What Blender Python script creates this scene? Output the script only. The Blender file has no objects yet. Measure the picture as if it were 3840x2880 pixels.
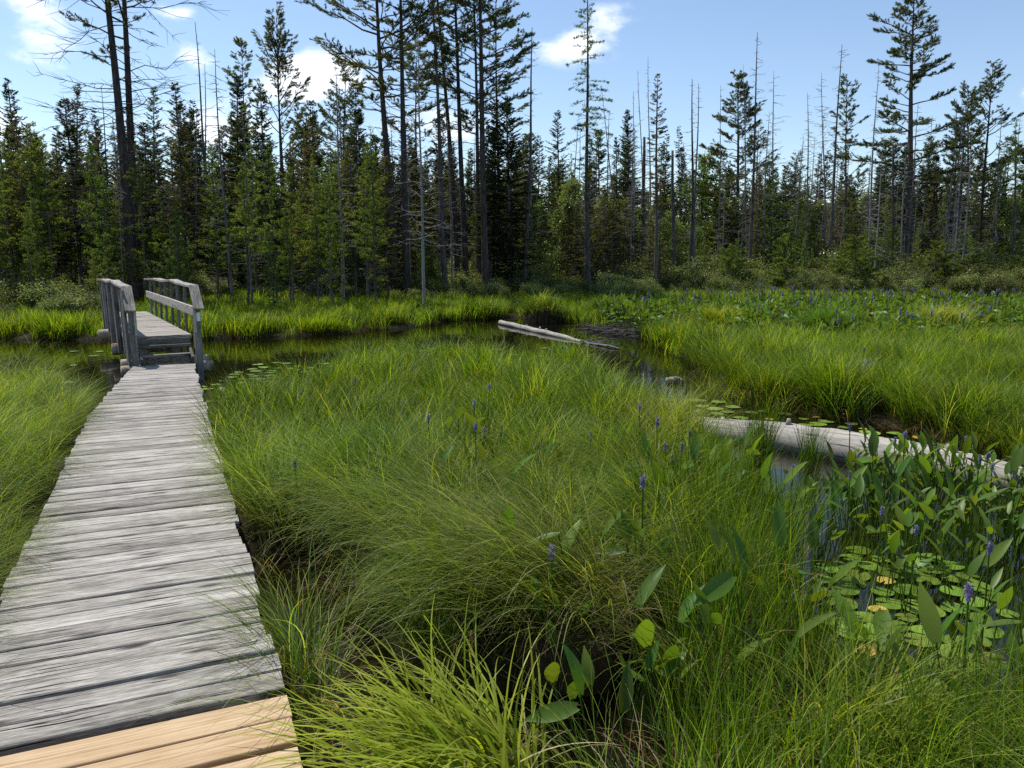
import bpy, math, random
import numpy as np
from math import radians as R, pi, sin, cos
from mathutils import Vector, Matrix, Euler, Quaternion

# ------------------------------------------------------------------ camera, sky, sun, exposure
SC = bpy.context.scene
COL = SC.collection
cam_d = bpy.data.cameras.new("camera")
cam = bpy.data.objects.new("camera", cam_d)
COL.objects.link(cam)
cam.location = (0, 0, 1.95)
cam.rotation_euler = (R(90 - 9.23), 0, 0)
cam_d.sensor_width = 36
cam_d.lens = 27.03
cam_d.clip_start = 0.01
cam_d.clip_end = 4000
SC.camera = cam

SUN_AZ_LEFT = 52.0      # degrees to the left of straight ahead (+Y)
SUN_EL = 60.0
world = bpy.data.worlds.new("World")
SC.world = world
world.use_nodes = True
wn = world.node_tree.nodes; wl = world.node_tree.links
wn.clear()
w_out = wn.new("ShaderNodeOutputWorld")
w_bg = wn.new("ShaderNodeBackground")
w_sky = wn.new("ShaderNodeTexSky")
w_sky.sky_type = 'NISHITA'
w_sky.sun_disc = False
w_sky.sun_elevation = R(SUN_EL)
w_sky.sun_rotation = R(-SUN_AZ_LEFT)
w_sky.altitude = 300
w_sky.air_density = 1.0
w_sky.dust_density = .25
w_sky.ozone_density = 1.2
w_bg.inputs['Strength'].default_value = 0.125
def wmath(op, a, b=None, c=None):
    n = wn.new("ShaderNodeMath"); n.operation = op
    for i, v in enumerate((a, b, c)):
        if v is None: continue
        if isinstance(v, (int, float)): n.inputs[i].default_value = v
        else: wl.new(v, n.inputs[i])
    return n.outputs[0]
w_tc = wn.new("ShaderNodeTexCoord")
# cumulus: soft patches in fixed sky directions (azimuth deg right of +Y, elevation deg, half sizes deg), torn by noise
CLOUDS = [(4.6, 14.6, 3.0, 1.3, .85), (6.6, 15.6, 2.0, 1.3, .8), (-14.5, 11.6, 4.6, 2.2, 1.1), (-22.5, 15.4, 2.0, .55, .7), (-21.0, 12.8, 2.0, 1.1, .75),
          (-30.5, 13.5, 2.8, 4.0, .75), (-20, 8.6, 6.0, 1.6, .8), (-6, 9.3, 4.5, 1.6, .9), (5.2, 18.2, 3.0, .7, .5), (33.3, 9.8, 1.3, .8, .8), (-35, 8, 5, 2.6, .7)]
w_noise = wn.new("ShaderNodeTexNoise"); w_noise.inputs['Scale'].default_value = 9.0
w_noise.inputs['Detail'].default_value = 9.0; w_noise.inputs['Roughness'].default_value = .62
w_map = wn.new("ShaderNodeMapping"); w_map.inputs['Scale'].default_value = (1, 1, 2.0)
wl.new(w_tc.outputs['Generated'], w_map.inputs['Vector']); wl.new(w_map.outputs[0], w_noise.inputs['Vector'])
w_sep = wn.new("ShaderNodeSeparateXYZ"); wl.new(w_tc.outputs['Generated'], w_sep.inputs[0])
w_az = wmath('MULTIPLY', wmath('ARCTAN2', w_sep.outputs[0], w_sep.outputs[1]), 180 / pi)
w_elv = wmath('MULTIPLY', wmath('ARCSINE', w_sep.outputs[2]), 180 / pi)
acc = None
for az, el, ha, he, amp in CLOUDS:
    dx = wmath('DIVIDE', wmath('SUBTRACT', w_az, az), ha)
    dy = wmath('DIVIDE', wmath('SUBTRACT', w_elv, el), he)
    r2 = wmath('ADD', wmath('MULTIPLY', dx, dx), wmath('MULTIPLY', dy, dy))
    g = wmath('MULTIPLY', wmath('EXPONENT', wmath('MULTIPLY', r2, -0.8)), amp)
    acc = g if acc is None else wmath('MAXIMUM', acc, g)
thr = wmath('ADD', acc, wmath('MULTIPLY', wmath('SUBTRACT', w_noise.outputs[0], .5), 2.4))
w_ramp = wn.new("ShaderNodeMapRange"); w_ramp.interpolation_type = 'SMOOTHSTEP'
w_ramp.inputs['From Min'].default_value = .42; w_ramp.inputs['From Max'].default_value = 1.05
wl.new(thr, w_ramp.inputs['Value'])
cl = wmath('MULTIPLY', w_ramp.outputs[0], wmath('MINIMUM', wmath('MULTIPLY', acc, 1.6), .92))
w_mix = wn.new("ShaderNodeMixRGB")
w_mix.inputs['Color2'].default_value = (8.2, 8.5, 8.9, 1)
wl.new(cl, w_mix.inputs['Fac']); wl.new(w_sky.outputs[0], w_mix.inputs['Color1'])
wl.new(w_mix.outputs[0], w_bg.inputs['Color']); wl.new(w_bg.outputs[0], w_out.inputs['Surface'])

sun_d = bpy.data.lights.new("sun", 'SUN')
sun_d.energy = 4.0; sun_d.angle = R(.53); sun_d.color = (1, .955, .88)
sun = bpy.data.objects.new("sun", sun_d); COL.objects.link(sun)
sd = Vector((-sin(R(SUN_AZ_LEFT)) * cos(R(SUN_EL)), cos(R(SUN_AZ_LEFT)) * cos(R(SUN_EL)), sin(R(SUN_EL))))
sun.rotation_euler = sd.to_track_quat('Z', 'Y').to_euler()
sun.location = sd * 60
SC.view_settings.view_transform = 'Standard'
SC.view_settings.look = 'None'
SC.view_settings.exposure = 0.4
SC.view_settings.gamma = 1
SC.cycles.max_bounces = 7
SC.cycles.diffuse_bounces = 3
SC.cycles.glossy_bounces = 3
SC.cycles.transmission_bounces = 4
SC.cycles.transparent_max_bounces = 4
SC.cycles.caustics_reflective = False
SC.cycles.caustics_refractive = False
SC.cycles.use_denoising = False

rng = np.random.default_rng(7)

# ------------------------------------------------------------------ helpers
def tag(o, label=None, cat=None, group=None, kind=None):
    if label: o['label'] = label
    if cat: o['category'] = cat
    if group: o['group'] = group
    if kind: o['kind'] = kind
    return o

def empty(name, loc=(0, 0, 0), rz=0.0):
    o = bpy.data.objects.new(name, None); COL.objects.link(o)
    o.empty_display_size = .2
    o.location = loc; o.rotation_euler = (0, 0, rz)
    return o

class MB:
    """collects quads / tris with a uv and a colour per vertex, builds one mesh"""
    def __init__(s):
        s.v = []; s.q = []; s.t = []; s.uv = []; s.c = []; s.n = 0
    def add(s, v, q=None, t=None, uv=None, c=None):
        v = np.asarray(v, float).reshape(-1, 3)
        s.v.append(v)
        if q is not None and len(q): s.q.append(np.asarray(q, int).reshape(-1, 4) + s.n)
        if t is not None and len(t): s.t.append(np.asarray(t, int).reshape(-1, 3) + s.n)
        s.uv.append(np.zeros((len(v), 2)) if uv is None else np.asarray(uv, float).reshape(-1, 2))
        if c is None: s.c.append(np.ones((len(v), 3)))
        else:
            c = np.asarray(c, float)
            s.c.append(np.broadcast_to(c, (len(v), 3)).copy() if c.ndim == 1 else c)
        s.n += len(v)
    def mesh(s, name, smooth=False, mats=()):
        v = np.concatenate(s.v); uv = np.concatenate(s.uv); c = np.concatenate(s.c)
        q = np.concatenate(s.q) if s.q else np.zeros((0, 4), int)
        t = np.concatenate(s.t) if s.t else np.zeros((0, 3), int)
        me = bpy.data.meshes.new(name)
        me.vertices.add(len(v)); me.vertices.foreach_set('co', v.astype(np.float32).ravel())
        li = np.concatenate([q.ravel(), t.ravel()]).astype(np.int32)
        me.loops.add(len(li)); me.loops.foreach_set('vertex_index', li)
        st = np.concatenate([np.arange(len(q)) * 4, len(q) * 4 + np.arange(len(t)) * 3]).astype(np.int32)
        me.polygons.add(len(q) + len(t)); me.polygons.foreach_set('loop_start', st)
        me.polygons.foreach_set('use_smooth', np.full(len(st), smooth))
        me.update(calc_edges=True)
        u = me.uv_layers.new(name='UVMap'); u.data.foreach_set('uv', uv[li].astype(np.float32).ravel())
        a = me.attributes.new('col', 'FLOAT_COLOR', 'POINT')
        a.data.foreach_set('color', np.c_[c, np.ones(len(c))].astype(np.float32).ravel())
        for m in mats: me.materials.append(m)
        return me
    def build(s, name, mat, parent=None, smooth=False):
        o = bpy.data.objects.new(name, s.mesh(name, smooth, [mat])); COL.objects.link(o)
        if parent is not None: o.parent = parent
        return o
    def tube(s, pts, rad, sides=7, cap=True, c=None, vscale=1.0, jit=0.0):
        pts = np.asarray(pts, float); n = len(pts)
        rad = np.broadcast_to(np.asarray(rad, float), (n,))
        d = np.gradient(pts, axis=0); d /= np.linalg.norm(d, axis=1)[:, None] + 1e-9
        ref = np.array([0, 0, 1.0]) if abs(d[0][2]) < .9 else np.array([1.0, 0, 0])
        a = np.cross(d, ref); a /= np.linalg.norm(a, axis=1)[:, None] + 1e-9
        b = np.cross(d, a)
        th = np.arange(sides) / sides * 2 * pi
        rr = rad[:, None] * (1 + (rng.uniform(-jit, jit, (n, sides)) if jit else 0))
        v = pts[:, None, :] + rr[..., None] * (np.cos(th)[None, :, None] * a[:, None, :] + np.sin(th)[None, :, None] * b[:, None, :])
        L = np.r_[0, np.cumsum(np.linalg.norm(np.diff(pts, axis=0), axis=1))] * vscale
        uv = np.stack([np.broadcast_to(L[:, None], (n, sides)), np.broadcast_to(th[None, :] / (2 * pi), (n, sides))], -1)
        i = np.arange(n - 1)[:, None] * sides; j = np.arange(sides)[None, :]; j2 = (j + 1) % sides
        q = np.stack([i + j, i + j2, i + sides + j2, i + sides + j], -1).reshape(-1, 4)
        v = v.reshape(-1, 3); uv = uv.reshape(-1, 2); t = None
        if cap:
            v = np.r_[v, pts[:1], pts[-1:]]; uv = np.r_[uv, [[0, 0], [0, 0]]]
            k = n * sides
            t = [(k, (x + 1) % sides, x) for x in range(sides)] + [(k + 1, (n - 1) * sides + x, (n - 1) * sides + (x + 1) % sides) for x in range(sides)]
        s.add(v, q, t, uv, c)
    def board(s, p0, p1, w, th, up=(0, 0, 1), seed=0.0, nseg=1, wav=0.0, bev=.004):
        """a sawn board from p0 to p1 (its top centre line); width across, thickness down; bevelled long edges"""
        p0 = np.asarray(p0, float); p1 = np.asarray(p1, float); d = p1 - p0; L = np.linalg.norm(d); d /= L
        up = np.asarray(up, float); up = up - d * np.dot(up, d); up /= np.linalg.norm(up); sd_ = np.cross(d, up)
        prof = np.array([(-.5 * w, -bev), (-.5 * w + bev, 0), (.5 * w - bev, 0), (.5 * w, -bev), (.5 * w, -th), (-.5 * w, -th)])
        m = len(prof); V = []; UV = []
        vu = [0, .01, w, w + .01, w + th, -th]
        for k in range(nseg + 1):
            f = k / nseg; c0 = p0 + d * L * f
            e1, e2, e3 = (rng.uniform(-wav, wav) for _ in range(3))
            for mi, (x, z) in enumerate(prof):
                xx = x + (e1 if x < 0 else e2)
                V.append(c0 + sd_ * xx + up * (z + e3 * .5)); UV.append((L * f + seed * 3.17, vu[mi] + seed * 1.37))
        q = []
        for k in range(nseg):
            for j in range(m):
                j2 = (j + 1) % m; q.append((k * m + j, k * m + j2, (k + 1) * m + j2, (k + 1) * m + j))
        e = nseg * m
        q += [(0, 5, 2, 1), (e + 1, e + 2, e + 5, e + 0)]
        t = []
        q = q[:-2]
        for base, rev in ((0, False), (e, True)):
            for j in range(1, m - 1):
                tri = (base, base + j + 1, base + j); t.append(tri if not rev else tri[::-1])
        s.add(V, q, t, UV)

# ------------------------------------------------------------------ materials
def mat_new(name):
    m = bpy.data.materials.new(name); m.use_nodes = True
    nt = m.node_tree; nt.nodes.clear()
    out = nt.nodes.new("ShaderNodeOutputMaterial")
    return m, nt, out
def nd(nt, typ, **kw):
    n = nt.nodes.new(typ)
    for k, v in kw.items():
        if hasattr(n, k): setattr(n, k, v)
    return n
def ramp(nt, fac, stops, interp='LINEAR'):
    n = nt.nodes.new("ShaderNodeValToRGB"); e = n.color_ramp.elements
    n.color_ramp.interpolation = interp
    while len(e) < len(stops): e.new(.5)
    for i, (p, c) in enumerate(stops):
        e[i].position = p; e[i].color = (*c, 1) if len(c) == 3 else c
    nt.links.new(fac, n.inputs[0])
    return n.outputs[0]
def noise(nt, vec, scale, detail=4, rough=.55, dist=0.0):
    n = nt.nodes.new("ShaderNodeTexNoise")
    n.inputs['Scale'].default_value = scale; n.inputs['Detail'].default_value = detail
    n.inputs['Roughness'].default_value = rough; n.inputs['Distortion'].default_value = dist
    if vec is not None: nt.links.new(vec, n.inputs['Vector'])
    return n.outputs[0]
def mapping(nt, vec, scale, loc=(0, 0, 0)):
    n = nt.nodes.new("ShaderNodeMapping"); n.inputs['Scale'].default_value = scale; n.inputs['Location'].default_value = loc
    nt.links.new(vec, n.inputs['Vector']); return n.outputs[0]
def mixc(nt, fac, a, b, typ='MIX'):
    n = nt.nodes.new("ShaderNodeMixRGB"); n.blend_type = typ
    for i, v in ((0, fac), (1, a), (2, b)):
        if isinstance(v, (int, float)): n.inputs[i].default_value = v
        elif isinstance(v, tuple): n.inputs[i].default_value = (*v, 1)
        else: nt.links.new(v, n.inputs[i])
    return n.outputs[0]
def mth(nt, op, a, b=0.0):
    n = nt.nodes.new("ShaderNodeMath"); n.operation = op
    for i, v in ((0, a), (1, b)):
        if isinstance(v, (int, float)): n.inputs[i].default_value = v
        else: nt.links.new(v, n.inputs[i])
    return n.outputs[0]

def leaf_material(name, stops=None, var=.35, trans=.4, gloss=.0, rough=.4, big=.0, use_col=False, tcol=(1.6, 1.45, .6)):
    """foliage: albedo from the per-face colour or a ramp over an object/instance random number; light passes through"""
    m, nt, out = mat_new(name)
    if use_col:
        a = nd(nt, "ShaderNodeAttribute"); a.attribute_name = 'col'; base = a.outputs['Color']
    else:
        uv = nd(nt, "ShaderNodeUVMap"); sp = nd(nt, "ShaderNodeSeparateXYZ"); nt.links.new(uv.outputs[0], sp.inputs[0])
        base = ramp(nt, sp.outputs[0], stops)
    oi = nd(nt, "ShaderNodeObjectInfo")
    geo = nd(nt, "ShaderNodeNewGeometry")
    hs = nd(nt, "ShaderNodeHueSaturation")
    nt.links.new(base, hs.inputs['Color'])
    nt.links.new(mth(nt, 'ADD', mth(nt, 'MULTIPLY', oi.outputs['Random'], .035), .4825), hs.inputs['Hue'])
    v = mth(nt, 'ADD', mth(nt, 'MULTIPLY', oi.outputs['Random'], var), 1 - var / 2)
    if big:
        nz = noise(nt, geo.outputs['Position'], .55, 3, .6)
        v = mth(nt, 'MULTIPLY', v, mth(nt, 'ADD', mth(nt, 'MULTIPLY', mth(nt, 'SUBTRACT', nz, .5), big), 1.0))
    nt.links.new(v, hs.inputs['Value'])
    col = hs.outputs[0]
    d = nd(nt, "ShaderNodeBsdfDiffuse"); nt.links.new(col, d.inputs[0])
    tr = nd(nt, "ShaderNodeBsdfTranslucent")
    nt.links.new(mixc(nt, 1.0, col, tcol, 'MULTIPLY'), tr.inputs[0])
    mx = nd(nt, "ShaderNodeMixShader"); mx.inputs[0].default_value = trans
    nt.links.new(d.outputs[0], mx.inputs[1]); nt.links.new(tr.outputs[0], mx.inputs[2])
    res = mx.outputs[0]
    if gloss:
        g = nd(nt, "ShaderNodeBsdfGlossy"); g.inputs['Roughness'].default_value = rough
        g.inputs['Color'].default_value = (.9, .95, .9, 1)
        fr = nd(nt, "ShaderNodeFresnel"); fr.inputs[0].default_value = 1.4
        f = mth(nt, 'ADD', mth(nt, 'MULTIPLY', fr.outputs[0], gloss), gloss * .06)
        m2 = nd(nt, "ShaderNodeMixShader"); nt.links.new(f, m2.inputs[0])
        nt.links.new(res, m2.inputs[1]); nt.links.new(g.outputs[0], m2.inputs[2]); res = m2.outputs[0]
    nt.links.new(res, out.inputs['Surface'])
    return m

def wood_material(name, c_dark, c_mid, c_light, grain=1.0, crack=.5, rough=.85, gscale=(14, 240), bscale=(3.0, 48)):
    """sawn board: uv.x runs along the grain in metres, uv.y across"""
    m, nt, out = mat_new(name)
    uv = nd(nt, "ShaderNodeUVMap")
    warp = noise(nt, mapping(nt, uv.outputs[0], (1.6, 6, 1)), 1.0, 2, .5)
    wv = nd(nt, "ShaderNodeVectorMath"); wv.operation = 'ADD'
    cx = nd(nt, "ShaderNodeCombineXYZ"); nt.links.new(mth(nt, 'MULTIPLY', mth(nt, 'SUBTRACT', warp, .5), .05), cx.inputs[1])
    nt.links.new(uv.outputs[0], wv.inputs[0]); nt.links.new(cx.outputs[0], wv.inputs[1])
    u = wv.outputs[0]
    fine = noise(nt, mapping(nt, u, (*gscale, 1)), 1.0, 7, .75)
    band = noise(nt, mapping(nt, u, (*bscale, 1)), 1.0, 5, .65)
    blot = noise(nt, mapping(nt, u, (3.2, 9, 1)), 1.0, 6, .7)
    plank = noise(nt, mapping(nt, uv.outputs[0], (.05, 1.8, 1)), 1.0, 1, .5)
    f = mth(nt, 'ADD', mth(nt, 'MULTIPLY', fine, .66 * grain), mth(nt, 'MULTIPLY', band, .44))
    f = mth(nt, 'ADD', f, mth(nt, 'MULTIPLY', blot, .34))
    f = mth(nt, 'ADD', f, mth(nt, 'MULTIPLY', plank, .36))
    f = mth(nt, 'SUBTRACT', f, .31 + .33 * grain - .24)
    base = ramp(nt, f, [(.32, c_dark), (.47, c_mid), (.62, c_light)])
    # cracks: thin dark lines along the grain, and knots
    cr = noise(nt, mapping(nt, u, (2.2, 95, 1), (3, 7, 0)), 1.0, 2, .5)
    crm = nd(nt, "ShaderNodeMapRange"); crm.inputs['From Min'].default_value = .345 + .035 * crack; crm.inputs['From Max'].default_value = .31 + .03 * crack
    nt.links.new(cr, crm.inputs[0])
    base = mixc(nt, mth(nt, 'MULTIPLY', crm.outputs[0], crack * 1.3), base, tuple(x * .2 for x in c_dark))
    vo = nd(nt, "ShaderNodeTexVoronoi"); vo.inputs['Scale'].default_value = 1.0; vo.voronoi_dimensions = '2D'
    nt.links.new(mapping(nt, u, (1.7, 6.5, 1)), vo.inputs['Vector'])
    vs = nd(nt, "ShaderNodeSeparateColor"); nt.links.new(vo.outputs['Color'], vs.inputs[0])
    pick = mth(nt, 'GREATER_THAN', vs.outputs[0], .72)
    kn = nd(nt, "ShaderNodeMapRange"); kn.inputs['From Min'].default_value = .15; kn.inputs['From Max'].default_value = .05
    nt.links.new(vo.outputs['Distance'], kn.inputs[0])
    base = mixc(nt, mth(nt, 'MULTIPLY', mth(nt, 'MULTIPLY', kn.outputs[0], pick), .85), base, tuple(x * .35 for x in c_dark))
    p = nd(nt, "ShaderNodeBsdfPrincipled"); p.inputs['Roughness'].default_value = rough
    p.inputs['Specular IOR Level'].default_value = .25
    nt.links.new(base, p.inputs['Base Color'])
    b = nd(nt, "ShaderNodeBump"); b.inputs['Strength'].default_value = .5; b.inputs['Distance'].default_value = .004
    nt.links.new(mth(nt, 'SUBTRACT', f, mth(nt, 'MULTIPLY', crm.outputs[0], .5)), b.inputs['Height'])
    nt.links.new(b.outputs[0], p.inputs['Normal'])
    nt.links.new(p.outputs[0], out.inputs['Surface'])
    return m

def bark_material(name, c1, c2, sc=(7, 5, 1), bump=.02):
    m, nt, out = mat_new(name)
    tc = nd(nt, "ShaderNodeTexCoord")
    a = noise(nt, mapping(nt, tc.outputs['Object'], (14, 14, 3.2)), 1.0, 6, .7)
    oi = nd(nt, "ShaderNodeObjectInfo")
    f = mth(nt, 'ADD', a, mth(nt, 'MULTIPLY', mth(nt, 'SUBTRACT', oi.outputs['Random'], .5), .16))
    base = ramp(nt, f, [(.36, c1), (.64, c2)])
    p = nd(nt, "ShaderNodeBsdfPrincipled"); p.inputs['Roughness'].default_value = .9
    p.inputs['Specular IOR Level'].default_value = .2
    nt.links.new(base, p.inputs['Base Color'])
    b = nd(nt, "ShaderNodeBump"); b.inputs['Strength'].default_value = .7; b.inputs['Distance'].default_value = bump
    nt.links.new(a, b.inputs['Height']); nt.links.new(b.outputs[0], p.inputs['Normal'])
    nt.links.new(p.outputs[0], out.inputs['Surface'])
    return m

M = {}
M['old_wood'] = wood_material("weathered_grey_wood", (.075, .067, .057), (.255, .232, .20), (.51, .475, .42), crack=1.2)
M['new_wood'] = wood_material("fresh_pine_wood", (.30, .18, .085), (.48, .335, .19), (.60, .46, .29), grain=1.2, crack=.08, gscale=(1.4, 120), bscale=(.5, 70))
M['rail_wood'] = wood_material("rail_grey_wood", (.05, .045, .04), (.14, .13, .115), (.27, .255, .23), crack=.6)
M['log'] = wood_material("bleached_log_wood", (.12, .108, .09), (.30, .275, .235), (.47, .435, .375), crack=1.3, gscale=(9, 90), bscale=(2, 16))
M['round_log'] = bark_material("peeled_log", (.16, .12, .08), (.46, .38, .28), bump=.01)
M['bark'] = bark_material("pine_bark", (.03, .025, .021), (.115, .095, .08))
M['bark_grey'] = bark_material("grey_spruce_bark", (.04, .034, .03), (.15, .135, .12))
M['dead'] = bark_material("bleached_dead_wood", (.07, .063, .057), (.27, .255, .24))
M['white_paint'] = bark_material("white_blaze_paint", (.72, .72, .7), (.82, .82, .8), bump=.001)
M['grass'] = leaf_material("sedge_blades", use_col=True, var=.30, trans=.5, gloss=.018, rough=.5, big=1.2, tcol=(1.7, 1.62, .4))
M['thatch'] = bark_material("dead_sedge_thatch", (.012, .008, .004), (.075, .048, .025), bump=.04)
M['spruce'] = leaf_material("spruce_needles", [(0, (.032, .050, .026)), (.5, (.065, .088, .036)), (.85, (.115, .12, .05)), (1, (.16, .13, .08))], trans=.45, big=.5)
M['brown'] = leaf_material("lichened_needles", [(0, (.07, .075, .036)), (.5, (.125, .12, .06)), (1, (.19, .155, .10))], trans=.45, big=.5)
M['pine'] = leaf_material("pine_needles", [(0, (.055, .078, .036)), (.5, (.10, .125, .05)), (1, (.18, .19, .07))], trans=.45, big=.5)
M['larch'] = leaf_material("tamarack_needles", [(0, (.08, .13, .038)), (.5, (.13, .185, .05)), (1, (.21, .255, .07))], trans=.52, big=.6)
M['leaf'] = leaf_material("broad_leaves", [(0, (.09, .14, .04)), (.5, (.15, .21, .06)), (1, (.26, .30, .11))], trans=.4, gloss=.12, big=.6)
M['shrub'] = leaf_material("bog_shrub_leaves", [(0, (.085, .12, .03)), (.5, (.15, .19, .045)), (.85, (.22, .26, .07)), (1, (.28, .23, .11))], trans=.35, gloss=.12, big=.7)
M['pickerel'] = leaf_material("pickerelweed_leaf", [(0, (.07, .14, .022)), (.6, (.105, .19, .03)), (1, (.17, .25, .035))], trans=.45, gloss=.14, rough=.4, var=.5, tcol=(1.6, 1.35, .25))
M['flower'] = leaf_material("violet_flower", [(0, (.17, .15, .25)), (.5, (.24, .215, .33)), (1, (.38, .36, .47))], trans=.2, tcol=(1, 1, 1))
M['white_petal'] = leaf_material("white_lily_petal", [(0, (.78, .78, .74)), (1, (.82, .82, .8))], trans=.3, var=.05, tcol=(1, 1, .9))
M['yellow'] = leaf_material("yellow_stamens", [(0, (.75, .5, .05)), (1, (.8, .55, .07))], trans=.1, var=.05)
M['pad'] = leaf_material("lily_pad_green", [(0, (.11, .18, .022)), (1, (.17, .25, .035))], trans=.08, gloss=.22, rough=.35, var=.7, big=.5)
M['pad_yellow'] = leaf_material("lily_pad_yellow", [(0, (.55, .38, .06)), (1, (.62, .45, .1))], trans=.1, gloss=.8, rough=.3, var=.2)

def ground_material():
    m, nt, out = mat_new("peat_ground")
    g = nd(nt, "ShaderNodeNewGeometry")
    a = noise(nt, g.outputs['Position'], 3.0, 8, .65)
    b_ = noise(nt, g.outputs['Position'], .4, 4, .6)
    c = ramp(nt, a, [(.35, (.012, .008, .005)), (.6, (.04, .028, .015)), (.75, (.07, .05, .025))])
    c = mixc(nt, mth(nt, 'MULTIPLY', b_, .5), c, (.03, .045, .012))
    p = nd(nt, "ShaderNodeBsdfPrincipled"); p.inputs['Roughness'].default_value = .95
    p.inputs['Specular IOR Level'].default_value = .1
    nt.links.new(c, p.inputs['Base Color'])
    bm = nd(nt, "ShaderNodeBump"); bm.inputs['Strength'].default_value = .8; bm.inputs['Distance'].default_value = .05
    nt.links.new(a, bm.inputs['Height']); nt.links.new(bm.outputs[0], p.inputs['Normal'])
    nt.links.new(p.outputs[0], out.inputs['Surface']); return m
def water_material():
    m, nt, out = mat_new("dark_bog_water")
    g = nd(nt, "ShaderNodeNewGeometry")
    p = nd(nt, "ShaderNodeBsdfPrincipled")
    n2 = noise(nt, g.outputs['Position'], .8, 3, .5)
    c = ramp(nt, n2, [(.3, (.004, .0035, .002)), (.7, (.010, .008, .003))])
    nt.links.new(c, p.inputs['Base Color'])
    p.inputs['Roughness'].default_value = .03; p.inputs['IOR'].default_value = 1.33
    r = noise(nt, mapping(nt, g.outputs['Position'], (3.2, 1.6, 1)), 1.0, 3, .5)
    r2 = noise(nt, mapping(nt, g.outputs['Position'], (22, 12, 1)), 1.0, 2, .5)
    bm = nd(nt, "ShaderNodeBump"); bm.inputs['Strength'].default_value = .35; bm.inputs['Distance'].default_value = .012
    nt.links.new(mth(nt, 'ADD', r, mth(nt, 'MULTIPLY', r2, .12)), bm.inputs['Height']); nt.links.new(bm.outputs[0], p.inputs['Normal'])
    nt.links.new(p.outputs[0], out.inputs['Surface']); return m
M['ground'] = ground_material(); M['water'] = water_material()

# ------------------------------------------------------------------ the lie of the land (metres; x right, y ahead, water level z = 0)
def polar(px, d, z=0.0):            # bearing as tangent*1661, distance ahead
    dep = d * cos(R(9.23)) + (1.95 - z) * sin(R(9.23))
    return ((px) / 1661. * dep, d)
W_MAIN = [polar(a - 1106, b) for a, b in [(-900, 11.9), (-300, 11.6), (0, 11.3), (120, 10.4), (225, 9.3), (330, 9.5), (430, 9.7), (560, 9.7), (680, 10.3), (740, 12.2), (860, 13.0), (1000, 12.7), (1150, 12.6),
    (1250, 11.9), (1340, 10.2), (1420, 9.3), (1470, 8.6), (1462, 7.9), (1470, 7.2), (1492, 6.7), (1550, 6.2), (1640, 5.7), (1705, 5.2), (1712, 4.5), (1700, 3.9), (1760, 3.3), (1900, 3.0), (2100, 3.0),
    (2400, 3.4), (2700, 4.5), (2600, 5.6), (2230, 6.5), (2080, 7.6), (1960, 8.5), (1850, 9.1), (1700, 9.7), (1600, 10.2), (1540, 10.9), (1525, 12), (1500, 13.5), (1480, 15.2), (1430, 17.2), (1380, 19.5),
    (1290, 22), (1250, 24.0), (1210, 23.6), (1180, 24.0), (1130, 26), (1000, 24.8), (900, 22.2), (750, 20.3), (600, 19.2), (430, 18.6), (200, 18.5), (0, 18.8), (-300, 19.5), (-900, 21)]]
W_GAP = [(-1.62, 5.0), (-0.5, 2.3), (-0.1, 1.2), (.45, 1.2), (.25, 2.0), (-.55, 3.25), (-1.2, 4.75)]
W_FRONT = [polar(a - 1106, b) for a, b in [(960, 2.45), (985, 3.0), (1120, 3.15), (1280, 3.5), (1440, 3.45), (1500, 2.9), (1450, 2.35), (1200, 2.25)]]
W_FRONT2 = [polar(a - 1106, b) for a, b in [(1650, 2.3), (1700, 2.7), (1900, 2.8), (1950, 2.3)]]
W_FAR = [polar(a - 1106, b) for a, b in [(1880, 30.5), (2000, 29.5), (2450, 28), (3200, 28), (3200, 36), (2450, 34.5), (2000, 33.2), (1900, 32.5)]]
WATERS = [W_MAIN, W_GAP, W_FRONT, W_FRONT2, W_FAR]
X0, X1, Y0, Y1, DG = -26.0, 38.0, -2.0, 48.0, .1
gx = np.arange(X0, X1, DG); gy = np.arange(Y0, Y1, DG)
GX, GY = np.meshgrid(gx, gy)
def inside(poly, x, y):
    r = np.zeros(np.shape(x), bool); n = len(poly)
    for i in range(n):
        x1, y1 = poly[i]; x2, y2 = poly[(i + 1) % n]
        c = ((y1 > y) != (y2 > y))
        r ^= c & (x < (x2 - x1) * (y - y1) / ((y2 - y1) if y2 != y1 else 1e-9) + x1)
    return r
def wob(x, y):
    return (np.sin(x * 1.7 + 2 * np.sin(y * .9)) * .5 + np.sin(y * 2.3 + 1.5 * np.sin(x * 1.3 + 1)) * .5 + .5 * np.sin(x * 4.1 + y * 3.3) + .4 * np.sin(x * 7.3 - y * 6.1 + 2)) / 2.4
wa = .16 + .022 * np.clip(GY - 6, 0, 16); wx = GX + wa * wob(GX * 1.6, GY * 1.6); wy = GY + wa * wob(GY * 1.6 + 9, GX * 1.6)
wet = np.zeros(GX.shape, bool)
for p_ in WATERS: wet |= inside(p_, wx, wy)
def blur(a, k):
    for ax in (0, 1):
        pad = np.concatenate([np.repeat(a.take([0], ax), k, ax), a, np.repeat(a.take([-1], ax), k, ax)], ax)
        c = np.cumsum(pad, ax); c = np.concatenate([np.zeros_like(c.take([0], ax)), c], ax)
        n = a.shape[ax]
        a = (c.take(range(2 * k + 1, 2 * k + 1 + n), ax) - c.take(range(0, n), ax)) / (2 * k + 1)
    return a
land = blur(blur(1.0 - wet.astype(float), 1), 1)
bumps = .09 + .05 * wob(GX * .9, GY * .9) + .03 * wob(GX * 3, GY * 3)
far_rise = np.clip((GY - 26) / 30, 0, 1) * .25
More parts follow.
